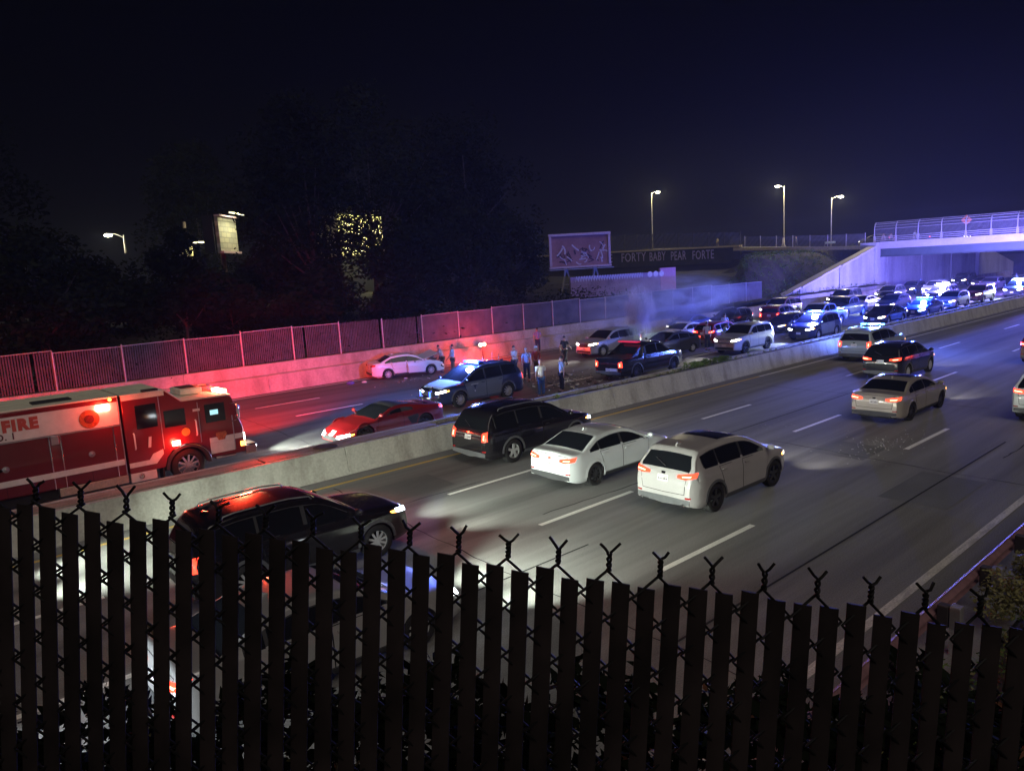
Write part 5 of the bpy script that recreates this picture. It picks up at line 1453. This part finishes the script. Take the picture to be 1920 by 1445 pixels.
# brush growing up against the far side of the fence
LEAF.append(plain('olive leaf', (0.22, 0.20, 0.07), 0.6, var=0.45, scale=4))
LEAF.append(plain('russet leaf', (0.16, 0.06, 0.03), 0.65, var=0.4, scale=4))
rb = random.Random(55)
spots = []
for i in range(1500):
    u = rb.uniform(-200, 2100); w = rb.uniform(1.45, 2.3)
    edge = float(np.interp(u, [0, 300, 700, 1000, 1400, 1900], [1345, 1345, 1275, 1300, 1310, 1300]))
    v = edge + 45 * math.sin(u * .021) + 25 * math.sin(u * .05 + 1) + rb.random() ** 1.3 * 420
    q = CAM + (_F + _R * ((u - 960) / 1387.6) + _U * ((722.5 - v) / 1387.6)) * w
    spots.append((q.x, q.y, q.z, .05))
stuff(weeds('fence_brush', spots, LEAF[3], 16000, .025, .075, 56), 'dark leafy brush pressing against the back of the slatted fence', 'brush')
stuff(weeds('fence_brush_olive', spots, LEAF[4], 260, .015, .045, 57), 'olive leaves among the brush behind the slatted fence', 'brush')
stuff(weeds('fence_brush_russet', spots, LEAF[5], 260, .015, .045, 58), 'russet leaves among the brush behind the slatted fence', 'brush')
# tall bush stems right behind the fence
for k, (a, d0, d1, nn) in enumerate(((.02, .25, 1.1, .35), (.30, .55, 1.1, .4), (.36, .62, 1.2, .45))):
    base = sfen.location + fp(a, 1.25, nn)
    tip = sfen.location + fp(a - .02, d0, nn)
    m = MB(); pts = [base.lerp(tip, i / 6) + Vector((rr.uniform(-.01, .01), rr.uniform(-.01, .01), 0)) for i in range(7)]
    m.tube(pts, [.006 - .0006 * i for i in range(7)], 6)
    for i in (3, 4, 5):
        m.tube([pts[i], pts[i] + Vector((rr.uniform(-.08, .08), rr.uniform(-.08, .08), .08))], .0025, 5)
    o = m.build('bare_stem', plain('dry stem', (.16, .12, .07), .8), None)
    tag(o, ['thin forked dry stem behind the leftmost slats', 'single upright bare stem behind the fence left of centre', 'bare stem beside another behind the fence left of centre'][k], 'plant stem')
for k, (x_, y_, r_) in enumerate(((13.0, 3.35, .42), (14.3, 3.3, .42), (15.9, 3.2, .55))):
    rr2 = random.Random(60 + k); m = MB()
    leaf_cloud(m, [(x_ + rr2.uniform(-.3, .3), y_ + rr2.uniform(-.25, .25), .45 + .25 * rr2.random(), r_ * .7) for _ in range(6)], 1500, .04, .11, rr2)
    o = m.build('roadside_bush', LEAF[4], None, sharp=None)
    tag(o, ['yellow green bush behind the first guard rail post', 'bush behind the second guard rail post', 'green bush at the right edge behind the guard rail'][k], 'bush')
# guard rail on wooden blocks
rail = empty('guard_rail', (0, 3.93, 0))
tag(rail, 'steel guard rail with a reddish top edge along the near road edge', 'guard rail')
GR = plain('weathered guard rail', (0.30, 0.16, 0.17), .5, metal=.3, var=.2)
prof = [(0, .42), (.05, .45), (.05, .50), (-.03, .56), (-.03, .60), (.05, .66), (.05, .71), (0, .74)]
m = MB()
for x_ in (-8, 60):
    m.v += [(x_, y_, z_) for y_, z_ in prof] + [(x_, y_ - .006, z_) for y_, z_ in prof[::-1]]
n = len(prof) * 2
for q in range(n): m.f.append((q, (q + 1) % n, (q + 1) % n + n, q + n))
m.f += [tuple(range(n)), tuple(range(2 * n - 1, n - 1, -1))]
m.build('rail_beam', GR, rail)
for k in range(18):
    x_ = -6 + 1.905 * k + .55
    MB().box((x_, -.13, .58), (.15, .16, .34)).build('spacer_block', plain('tarred wood', (.05, .04, .035), .8), rail, .01)
    MB().box((x_, -.30, .30), (.15, .15, .95)).build('post', STEEL_D, rail, .008)

# ================================================================== BACKGROUND THINGS
def tree(label, x, y, hgt, rx, seed, leafmat, z=None, n=4200, trunk=.28):
    rr = random.Random(seed)
    z0 = far_z(x, y) if z is None else z
    root = empty('tree', (x, y, z0)); tag(root, label, 'tree', 'dark trees behind the far fence')
    m = MB(); tips = []
    hb = hgt * .25
    m.tube([(0, 0, -.2), (rr.uniform(-.1, .1), 0, hb * .5), (rr.uniform(-.2, .2), rr.uniform(-.2, .2), hb), (rr.uniform(-.3, .3), rr.uniform(-.3, .3), hgt * .8)], [trunk, trunk * .8, trunk * .6, trunk * .15], 8)
    for k in range(9):
        a = rr.uniform(0, 6.28); b = hb * rr.uniform(.7, 1.5)
        q = Vector((math.cos(a) * rx * rr.uniform(.5, .9), math.sin(a) * rx * rr.uniform(.5, .9), b + hgt * rr.uniform(.12, .4)))
        m.tube([(0, 0, b * .9), (q.x * .45, q.y * .45, b + (q.z - b) * .35), tuple(q)], [trunk * .4, trunk * .25, trunk * .08], 6)
        tips.append(q)
    m.build('trunk', plain('bark', (.05, .04, .035), .9, var=.3), root)
    cl = []
    for k in range(60):
        u = rr.random(); a = rr.uniform(0, 6.28); r = rx * math.sqrt(rr.random())
        zz = hb * .8 + (hgt - hb * .8) * u
        f = math.sin(PI * min(1, .18 + .82 * u)) ** .6
        cl.append((r * math.cos(a) * f, r * math.sin(a) * f, zz, rx * rr.uniform(.20, .36)))
    cl += [(t.x, t.y, t.z, rx * .28) for t in tips]
    m = MB(); leaf_cloud(m, cl, n, .28, .62, rr)
    m.build('crown', leafmat, root, sharp=None)
    return root
TREES = [(33.5, 64, 15, 6), (-6, 60, 15, 6.5), (4, 66, 17, 7), (12.0, 56, 4.5, 3.6), (28, 56, 16, 6), (36, 60, 18, 7.5), (47, 60, 17, 7), (50, 66, 16, 5.5), (56, 78, 13, 5), (27, 78, 16, 6), (-16, 64, 16, 8), (41, 52, 9, 4.2), (33, 50, 7, 3.6), (8, 51, 7, 4), (-4, 50, 8, 4.5), (47, 54, 8, 3.6)]
names = ['leafy tree directly before the lit house', 'broad tree at the far left edge of the treeline', 'tall tree left of the lit street lamp', 'low round tree below the lit street lamp', 'big tree right of the tilted billboard', 'tallest dark tree in the middle of the treeline', 'broad tree hiding the lit house', 'dark tree right of the lit house', 'small tree near the graffiti billboard', 'tree behind the tilted billboard', 'outermost tree on the left', 'shrubby tree under the lit house', 'shrubby tree right of the billboard mast', 'small bushy tree behind the fire truck', 'bushy tree at the left frame edge', 'shrubby tree behind the tight fence panels']
for k, (x_, y_, h_, r_) in enumerate(TREES):
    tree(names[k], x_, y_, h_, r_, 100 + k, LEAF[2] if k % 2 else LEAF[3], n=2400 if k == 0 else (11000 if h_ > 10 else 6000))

for k, (x_, y_, h_, r_) in enumerate(((15.5, 49, 7.0, 2.2), (19.5, 52, 3.6, 3.0), (23.5, 49.5, 3.0, 2.6), (27, 53, 3.8, 3.0), (21.5, 58, 3.0, 2.8), (30, 47.5, 3.0, 2.4), (15.5, 60, 2.6, 2.6), (26.5, 61, 4.6, 3.4))):
    t = tree(['dark shrub behind the fence right of the fire truck', 'dark shrub below the leaning utility pole', 'dark shrub below the lit poster billboard', 'dark shrub right of the rusty billboard mast', 'dark shrub at the foot of the rusty mast', 'low shrub behind the wrecked sedan', 'shrub behind the leaning utility pole', 'shrub between billboard mast and lit house'][k], x_, y_, h_, r_, 200 + k, LEAF[3], n=4200, trunk=.12)
    t.name = 'shrub'; t['category'] = 'shrub'; t['group'] = 'shrubs behind the far fence'
# graffiti billboard by the railway
def ray(px, py, y):
    """point on the sight line through a picture position at distance y across the road (used to set out far things)"""
    d = _F + _R * ((px - 960) / 1387.6) + _U * ((722.5 - py) / 1387.6)
    return CAM + d * (y / d.y)
b0 = ray(1031, 505, 56); b1 = ray(1145, 497, 52.5); b2 = ray(1029, 440, 56)
bw = math.hypot(b1.x - b0.x, b1.y - b0.y); ang = math.atan2(b1.y - b0.y, b1.x - b0.x)
bz, bh = b0.z, b2.z - b0.z
bill = empty('graffiti_billboard', (b0.x, b0.y, far_z(b0.x, b0.y)), ang)
tag(bill, 'pink lit billboard covered with graffiti on an a-frame', 'billboard')
zb_ = bz - bill.location.z
PINKB = streaky('billboard face', (.34, .17, .165), (.18, .08, .085), .8, .5, .5, .5, 4, .2, .1, .8)
FRM = plain('billboard frame', (.46, .33, .36), .6, var=.15)
MB().box((bw/2, .05, zb_ + bh/2), (bw, .10, bh)).build('board', PINKB, bill, .01)
for nm, c, d in (('frame_rail', (bw/2, -.06, zb_ + bh - .12), (bw + .1, .28, .26)), ('frame_rail', (bw/2, -.06, zb_ + .10), (bw + .1, .28, .2)), ('frame_stile', (.12, -.06, zb_ + bh/2), (.26, .26, bh - .5)), ('frame_stile', (bw - .12, -.06, zb_ + bh/2), (.26, .26, bh - .5))):
    MB().box(c, d).build(nm, FRM, bill, .02)
MB().box((bw/2, -.35, zb_ - .12), (bw + .3, .6, .08)).build('catwalk', STEEL_D, bill)
for x_ in (bw*.27, bw*.75):
    m = MB().bar((x_ - .7, 0, -.3), (x_, .05, zb_ + .1), .14).bar((x_ + .7, 0, -.3), (x_, .05, zb_ + .1), .14).bar((x_, 1.6, -.3), (x_, .08, zb_ + bh*.6), .14).bar((x_ - .45, 0, zb_*.33), (x_ + .45, 0, zb_*.33), .10)
    m.build('support', STEEL_D, bill)
rr = random.Random(77)
gm = MB(); gl = MB()
def stroke(mb, pts, w, y):
    for i in range(len(pts) - 1):
        a, b = Vector((pts[i][0], pts[i][1])), Vector((pts[i+1][0], pts[i+1][1]))
        d = b - a
        if d.length < 1e-4: continue
        nrm = Vector((-d.y, d.x)).normalized() * w / 2; e = d.normalized() * w * .3
        q = [a - e + nrm, b + e + nrm, b + e - nrm, a - e - nrm]
        mb.add([(p.x, y, p.y) for p in q] + [(p.x, y + .01, p.y) for p in q], [(0,1,2,3),(7,6,5,4),(0,4,5,1),(2,6,7,3),(1,5,6,2),(0,3,7,4)])
for i in range(46):
    u = rr.random(); x_ = bw * (.10 + .80 * rr.random()); z_ = zb_ + bh * (.12 + .50 * rr.random() * (.6 + .5 * x_ / bw))
    a = rr.uniform(-1.2, 1.2) + (PI / 2 if rr.random() < .4 else 0); ln = rr.uniform(.35, .95); cv = rr.uniform(-.9, .9)
    pts = []
    for k in range(6):
        pts.append((min(bw - .35, max(.35, x_)), min(zb_ + bh * .72, max(zb_ + .35, z_)))); x_ += math.cos(a) * ln / 5; z_ += math.sin(a) * ln / 5; a += cv / 3
    stroke(gm if i % 2 else gl, pts, rr.uniform(.07, .17), -.02 if i % 2 else -.035)
gm.build('graffiti_outline', plain('graffiti dark', (.06, .03, .05), .7), bill, sharp=None)
gl.build('graffiti_highlight', plain('graffiti light', (.6, .5, .55), .7), bill, sharp=None)

# painted low wall and rail hut below the billboard
w0 = ray(1070, 535, 54); w1 = ray(1268, 528, 50)
low = empty('painted_wall', (w0.x, w0.y, far_z(w0.x, w0.y) - .2), math.atan2(w1.y - w0.y, w1.x - w0.x))
tag(low, 'long low violet wall with white and pink paint below the billboard', 'wall')
lw = math.hypot(w1.x - w0.x, w1.y - w0.y); lz = w0.z - low.location.z
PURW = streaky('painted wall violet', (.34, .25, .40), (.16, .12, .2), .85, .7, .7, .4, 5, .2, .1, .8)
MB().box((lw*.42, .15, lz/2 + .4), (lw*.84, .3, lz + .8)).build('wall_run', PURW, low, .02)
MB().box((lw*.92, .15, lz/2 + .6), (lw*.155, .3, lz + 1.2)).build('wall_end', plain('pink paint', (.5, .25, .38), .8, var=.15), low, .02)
m = MB()
for k in range(3): m.lathe([(0, -.02), (.30, -.02), (.32, 0)], 16, 1, (lw*.74 + k*.75, -.005, lz + .6))
m.build('painted_dots', plain('white spray', (.65, .6, .68), .8), low)
m = MB(); rr = random.Random(5)
for k in range(26):
    a = .6 + k * lw*.62/26; stroke(m, [(a, lz + .3), (a + .12, lz + .85), (a + .3, lz + .35), (a + .36, lz + .8)], .06, -.015)
m.build('graffiti_scrawl', plain('scrawl white', (.5, .5, .62), .8), low, sharp=None)

# tilted lit billboard on a mast at the left
p0 = ray(412, 475, 64); p1 = ray(445, 473, 66.5); p2 = ray(404, 405, 64)
bl = empty('lit_billboard', (p0.x, p0.y, far_z(p0.x, p0.y)), math.atan2(p1.y - p0.y, p1.x - p0.x))
tag(bl, 'small lit poster billboard on a rusty mast among the trees', 'billboard')
w_ = math.hypot(p1.x - p0.x, p1.y - p0.y); zz = p0.z - bl.location.z; hh = p2.z - p0.z
m_, t_, b_ = _new('poster'); nz = t_.nodes.new('ShaderNodeTexBrick'); nz.inputs['Scale'].default_value = .55
nz.inputs['Color1'].default_value = (.42, .40, .28, 1); nz.inputs['Color2'].default_value = (.30, .30, .24, 1); nz.inputs['Mortar'].default_value = (.2, .2, .16, 1)
tcn = t_.nodes.new('ShaderNodeTexCoord'); mpn = t_.nodes.new('ShaderNodeMapping'); mpn.inputs['Rotation'].default_value = (PI/2, 0, 0)
t_.links.new(tcn.outputs['Object'], mpn.inputs[0]); t_.links.new(mpn.outputs[0], nz.inputs['Vector']); t_.links.new(nz.outputs['Color'], b_.inputs['Base Color'])
MB().box((w_/2, 0, zz + hh/2), (w_, .3, hh)).build('poster', m_, bl, .02)
MB().box((w_/2, -.25, zz + .1), (w_ + .1, .3, .18)).build('bottom_rail', FRM, bl)
MB().box((w_/2, -.12, zz + hh + .05), (w_ + .1, .5, .14)).build('top_rail', FRM, bl)
MB().box((-.35, .6, zz + hh/2 + .1), (.08, .9, hh)).build('back_board', plain('board back', (.006, .005, .006), .9), bl)
MB().tube([(w_*.35, .3, -.3), (w_*.35, .3, zz)], .22, 10).build('mast', plain('rusty mast', (.10, .05, .045), .8, var=.3), bl)
MB().box((w_*.5, -1.1, zz + hh + .25), (w_*.8, .15, .12)).build('poster_lamp', emit('poster lamp', (1, .95, .6), 1.5), bl)
lamp('poster_light', 'SPOT', (w_*.5, -2.0, zz + hh + .8), 900, (1, .95, .62), bl, .3, (0, .75, -1), 110, .6)

# street lamps
POLE = plain('lamp pole', (.4, .38, .3), .5, metal=.3, var=.1)
def street_lamp(label, base, top, arm, energy, col, group='street lamps', lit=True, rz=0.0):
    o = empty('street_lamp', base, rz); tag(o, label, 'street lamp', group)
    h = top - base[2]
    MB().tube([(0, 0, 0), (0, 0, h * .5), (0, 0, h)], [.11, .09, .07], 8).build('pole', POLE, o)
    MB().tube([(0, 0, h - .3), (arm * .6, 0, h + .1), (arm, 0, h + .12)], .045, 6).build('arm', POLE, o)
    hd = MB().box((arm + (.2 if arm > 0 else -.2), 0, h + .12), (.7, .32, .16)).build('lamp_head', STEEL_D, o, .04)
    MB().ball((arm + (.2 if arm > 0 else -.2), 0, h + .0), (.40, .26, .16), 10, 6).build('lens', emit('sodium lamp', (1.0, .92, .58), 30), o)
    lamp('lamp_light', 'POINT', (arm + (.2 if arm > 0 else -.2), 0, h - .25), energy, col, o, .2)
    return o
def at_lamp(px, py_top, py_base, y):
    a = ray(px, py_base, y); b = ray(px, py_top, y); return (a.x, a.y, a.z), b.z
WARM = (1.0, .88, .55)
a, t = at_lamp(1243, 362, 458, 82); street_lamp('tall yellow lit street lamp with a slim pole above the overpass', (105, 82, street_z(82)), t, .9, 3500, WARM, rz=-.7)
a, t = at_lamp(1478, 358, 440, 62); street_lamp('street lamp whose head shines above the walkers', (115, 63, street_z(64)), t + .9, -.9, 3500, WARM, rz=-.7)
a, t = at_lamp(1567, 376, 452, 52); street_lamp('right-hand street lamp beside the yellow diamond sign', (106.3, 51.0, street_z(51)), t + .3, 1.1, 3000, WARM, rz=-.75)
a, t = at_lamp(236, 440, 474, 84); street_lamp('lone street lamp glowing over the trees at the left', a, t, -1.2, 900, (1, .95, .8), rz=-.4)
# diamond warning signs, street name sign
def diamond(label, loc, rz, col, size, post):
    o = empty('warning_sign', loc, rz); tag(o, label, 'sign')
    m = MB(); r = size
    m.prism([(r, 0), (0, r), (-r, 0), (0, -r)], 1, -.02, .02)
    m.build('panel', plain('sign ' + label[:6], col, .5, var=.05), o).location = (0, 0, post)
    MB().prism([(-.1, -.2), (.1, -.2), (.1, .1), (.22, .1), (0, .34), (-.22, .1), (-.1, .1)], 1, -.03, -.021).build('arrow', plain('sign black', (.02, .02, .02), .5), o).location = (0, 0, post)
    if post > .5: MB().tube([(0, .03, -.2), (0, .03, post + r * .6)], .04, 6).build('post', POLE, o)
    return o
diamond('yellow diamond sign beside the right-hand street lamp', (104.6, 50.1, street_z(50)), -.75, (.75, .42, .03), .72, 2.1)
diamond('orange diamond sign on the bridge fence', (104.35, 33.0, 6.95), -PI/2, (.75, .2, .06), .62, 2.0)
o = empty('street_name_sign', (104.8, 50.9, street_z(51)), -.75); tag(o, 'pale street name blade above the yellow diamond sign', 'sign')
MB().box((.5, 0, 3.6), (1.5, .04, .3)).build('blade', plain('sign pale', (.5, .6, .55), .5), o, .01)
MB().tube([(-.28, 0, 0), (-.28, 0, 3.8)], .035, 6).build('post', POLE, o)
# utility pole and junction box at the left
a = ray(347, 490, 70)
o = empty('utility_pole', (a.x, a.y, far_z(a.x, a.y))); tag(o, 'leaning utility pole with cabinets left of the lit billboard', 'pole')
tp = ray(345, 416, 70)
MB().tube([(0, 0, 0), (tp.x - a.x, 0, tp.z - o.location.z)], [.2, .14], 8).build('pole', plain('timber', (.18, .14, .11), .9), o)
c = ray(346, 464, 69.6); MB().box(tuple(c - o.location), (.9, .5, 1.6)).build('cabinet', plain('cabinet', (.42, .38, .2), .6), o, .03)
c0 = ray(362, 489, 69); c1 = ray(360, 455, 69)
o2 = empty('street_lamp', tuple(ray(362, 492, 69)), -.4); tag(o2, 'short lit post with a flat head beside the leaning utility pole', 'street lamp', 'street lamps')
MB().tube([(0, 0, -.5), (0, 0, c1.z - o2.location.z)], .10, 8).build('pole', plain('yellow lit pole', (.5, .45, .2), .6), o2)
MB().box((.7, 0, c1.z - o2.location.z), (1.5, .3, .14)).build('lamp_head', plain('pale head', (.6, .58, .45), .5), o2, .03)
lamp('lamp_light', 'POINT', (.9, -.9, c1.z - o2.location.z - .4), 220, (1, .93, .6), o2, .15)
# lit house glimpsed through the leaves
h0 = ray(640, 482, 88); h1 = ray(722, 480, 88)
hs = empty('lit_house', (h0.x, h0.y, far_z(h0.x, h0.y))); tag(hs, 'yellow lit house glimpsed through the dark leaves', 'house')
wd = h1.x - h0.x; top = ray(680, 402, 88).z - hs.location.z; bot = h0.z - hs.location.z
HW = plain('lit siding', (.62, .58, .30), .8, var=.1)
MB().box((wd/2, 3.2, (top + bot)/2), (wd, 6, top - bot)).build('wall', HW, hs)
MB().box((wd/2, 3.3, bot/2 - .3), (wd + .1, 6, bot + .58)).build('plinth', plain('dark plinth', (.02, .02, .02), .9), hs)
MB().prism([(-.4, top + .004), (wd + .4, top + .004), (wd*.5, top + 1.8)], 1, -.3, 6.6).build('roof', plain('roof', (.03, .03, .03), .9), hs)
for k in range(3):
    for q in range(2):
        w = MB().box((wd*(.2 + .3*k), .17, bot + 1.2 + q*2.4), (.9, .06, 1.4)).build('window', emit('lit window', (1, .9, .5), .9), hs)
        MB().box((wd*(.2 + .3*k), .12, bot + 1.2 + q*2.4), (.05, .06, 1.4)).build('window_bar', FRM, w)
        MB().box((wd*(.2 + .3*k), .10, bot + .46 + q*2.4), (1.1, .14, .08)).build('sill', FRM, w)
for k in range(4): MB().box((wd*.72 + k*.35, -1.2, bot + .3), (.08, .08, 1.6)).build('porch_post', FRM, hs)
lamp('porch_light', 'POINT', (wd*.5, -2.2, bot + 2.6), 1500, (1, .95, .5), hs, .2)
lamp('porch_light', 'POINT', (wd*.95, -2.0, bot + 2.4), 500, (1, .95, .5), hs, .2)

# cars on the bridge: only lamps and roofs show above the parapet
car('elantra', 'bridge_car', 'car with lit orange lamps crossing the bridge', 'car', (108.5, 36.2, 6.33), -PI/2, DARKG, 'on', 'on', detail=0)
car('rav', 'bridge_car', 'car with a red lamp at the left end of the bridge', 'car', (109.5, 46.0, 6.4), PI/2, DARKG, 'dim', 'brake', detail=0)
car('camry', 'street_car', 'pale car parked on the street left of the walkers', 'car', (108.0, 66.5, street_z(66.5)), PI/2, SILVER, 'off', 'off', detail=0)

# crash debris on the road
rr = random.Random(8)
dbm = [MB(), MB(), MB()]
for i in range(420):
    if i < 320: x_, y_ = rr.gauss(28.2, 1.6), rr.gauss(27.2, 1.7)
    elif i < 370: x_, y_ = rr.gauss(23.8, 1.2), rr.gauss(36.6, .6)
    else: x_, y_ = rr.uniform(20, 36), rr.uniform(24, 33)
    if y_ < 22.4: continue
    s_ = rr.uniform(.015, .06) if rr.random() < .85 else rr.uniform(.07, .18)
    q = Matrix.Rotation(rr.uniform(0, 6), 3, 'Z') @ Matrix.Rotation(rr.uniform(-.4, .4), 3, 'X')
    dbm[i % 3].box((x_, y_, .012 + s_ * .2), (s_ * 1.5, s_, s_ * .3), q)
for m, mt, lb in zip(dbm, (plain('glass shard', (.6, .62, .6), .2, var=.1), PLASTIC, plain('torn plastic', (.25, .2, .18), .6)), ('glittering glass crumbs strewn between the patrol suv and the pickup', 'black plastic fragments strewn across the crash lanes', 'brown scraps strewn across the crash lanes')):
    stuff(m.build('debris', mt, None, sharp=None), lb, 'debris')
m = MB()
for i in range(150):
    x_, y_ = (rr.gauss(23.4, 1.0), rr.gauss(9.6, .5)) if i < 130 else (rr.gauss(24.0, .9), rr.gauss(13.6, .4))
    s_ = rr.uniform(.01, .022); m.box((x_, y_, .01 + s_ * .2), (s_ * 1.5, s_, s_ * .5), Matrix.Rotation(rr.uniform(0, 6), 3, 'Z'))
stuff(m.build('debris', plain('pale crumbs', (.4, .39, .37), .5), None, sharp=None), 'pale crumbs scattered on the near lanes behind the champagne sedan', 'debris')
for k, (x_, y_, d, mt, lb) in enumerate(((20.9, 38.6, (.5, .3, .22), plain('blue cloth bag', (.08, .1, .4), .8), 'blue bag lying by the far wall left of the wrecked sedan'), (21.7, 38.4, (.35, .2, .12), WHITEP, 'white scrap lying beside the blue bag'), (23.3, 39.2, (.7, .25, .3), WHITEP, 'broken white bumper piece at the rear of the wrecked sedan'))):
    m = MB().ball((0, 0, d[2] * .45), (d[0] / 2, d[1] / 2, d[2] / 2), 12, 6).box((d[0] * .2, 0, d[2] * .3), (d[0] * .5, d[1] * .6, d[2] * .5), Matrix.Rotation(.3, 3, 'Z'))
    o = m.build(['bag', 'scrap', 'bumper_piece'][k], mt, None); o.location = (x_, y_, 0); tag(o, lb, ['bag', 'scrap', 'car part'][k])
# red warning lamp on the far wall beside the officers
o = empty('warning_lamp', (31.6, 39.4, 0)); tag(o, 'red warning lamp glaring in front of the far wall', 'lamp')
MB().tube([(0, 0, 0), (0, 0, 1.05)], .04, 8).lathe([(0, 0), (.22, 0), (.2, .05), (.05, .08)], 14, 2).build('stand', PLASTIC, o)
for y_ in (-.16, .16): MB().ball((y_, 0, 1.15), .13, 10, 6).build('red_lens', RED_HOT, o)
lamp('red_light', 'POINT', (0, -.4, 1.2), 700, (1, .04, .02), o, .1)

# ------------------------------------------------------------------ smoke and haze
def volume(name, col, density, noise=None, emit_=0.0):
    m, t, b = _new(name); t.nodes.remove(b)
    v = t.nodes.new('ShaderNodeVolumePrincipled'); v.inputs['Color'].default_value = (*col, 1); v.inputs['Density'].default_value = density; v.inputs['Anisotropy'].default_value = .25
    t.links.new(v.outputs[0], t.nodes['Material Output'].inputs['Volume'])
    if noise:
        tc = t.nodes.new('ShaderNodeTexCoord'); n = t.nodes.new('ShaderNodeTexNoise'); n.inputs['Scale'].default_value = noise; n.inputs['Detail'].default_value = 3; n.inputs['Distortion'].default_value = 1.2
        t.links.new(tc.outputs['Object'], n.inputs['Vector'])
        ln = t.nodes.new('ShaderNodeVectorMath'); ln.operation = 'LENGTH'; t.links.new(tc.outputs['Object'], ln.inputs[0])
        fo = t.nodes.new('ShaderNodeMapRange'); fo.inputs[1].default_value = 1.0; fo.inputs[2].default_value = .2; fo.inputs[3].default_value = 0; fo.inputs[4].default_value = 1
        t.links.new(ln.outputs['Value'], fo.inputs[0])
        mr = t.nodes.new('ShaderNodeMapRange'); mr.inputs[1].default_value = .42; mr.inputs[2].default_value = .75; mr.inputs[3].default_value = 0; mr.inputs[4].default_value = density
        t.links.new(n.outputs[0], mr.inputs[0])
        mu = t.nodes.new('ShaderNodeMath'); mu.operation = 'MULTIPLY'; t.links.new(fo.outputs[0], mu.inputs[0]); t.links.new(mr.outputs[0], mu.inputs[1])
        t.links.new(mu.outputs[0], v.inputs['Density'])
    return m
sm = MB().ball((0, 0, 0), 1.0, 20, 12).build('smoke', volume('smoke volume', (.88, .9, .9), 7.0, 2.2), None)
sm.location = (39.9, 32.4, 2.5); sm.scale = (1.2, 1.2, 2.3)
stuff(sm, 'thin plume of smoke rising behind the grey hatchback', 'smoke')
sm = MB().ball((0, 0, 0), 1.0, 20, 12).build('smoke', volume('smoke drift volume', (.75, .85, .95), .5, 1.8), None)
sm.location = (47, 35.5, 2.7); sm.scale = (10, 4.8, 2.8)
stuff(sm, 'bluish smoke drifting over the stopped cars toward the far fence', 'smoke')
hz = MB().box((100, 150, 12.0), (710, 610, 28.0)).build('haze', volume('haze volume', (.75, .8, 1.0),   .0004), None, sharp=None)
stuff(hz, 'thin night haze hanging over the whole motorway', 'haze')
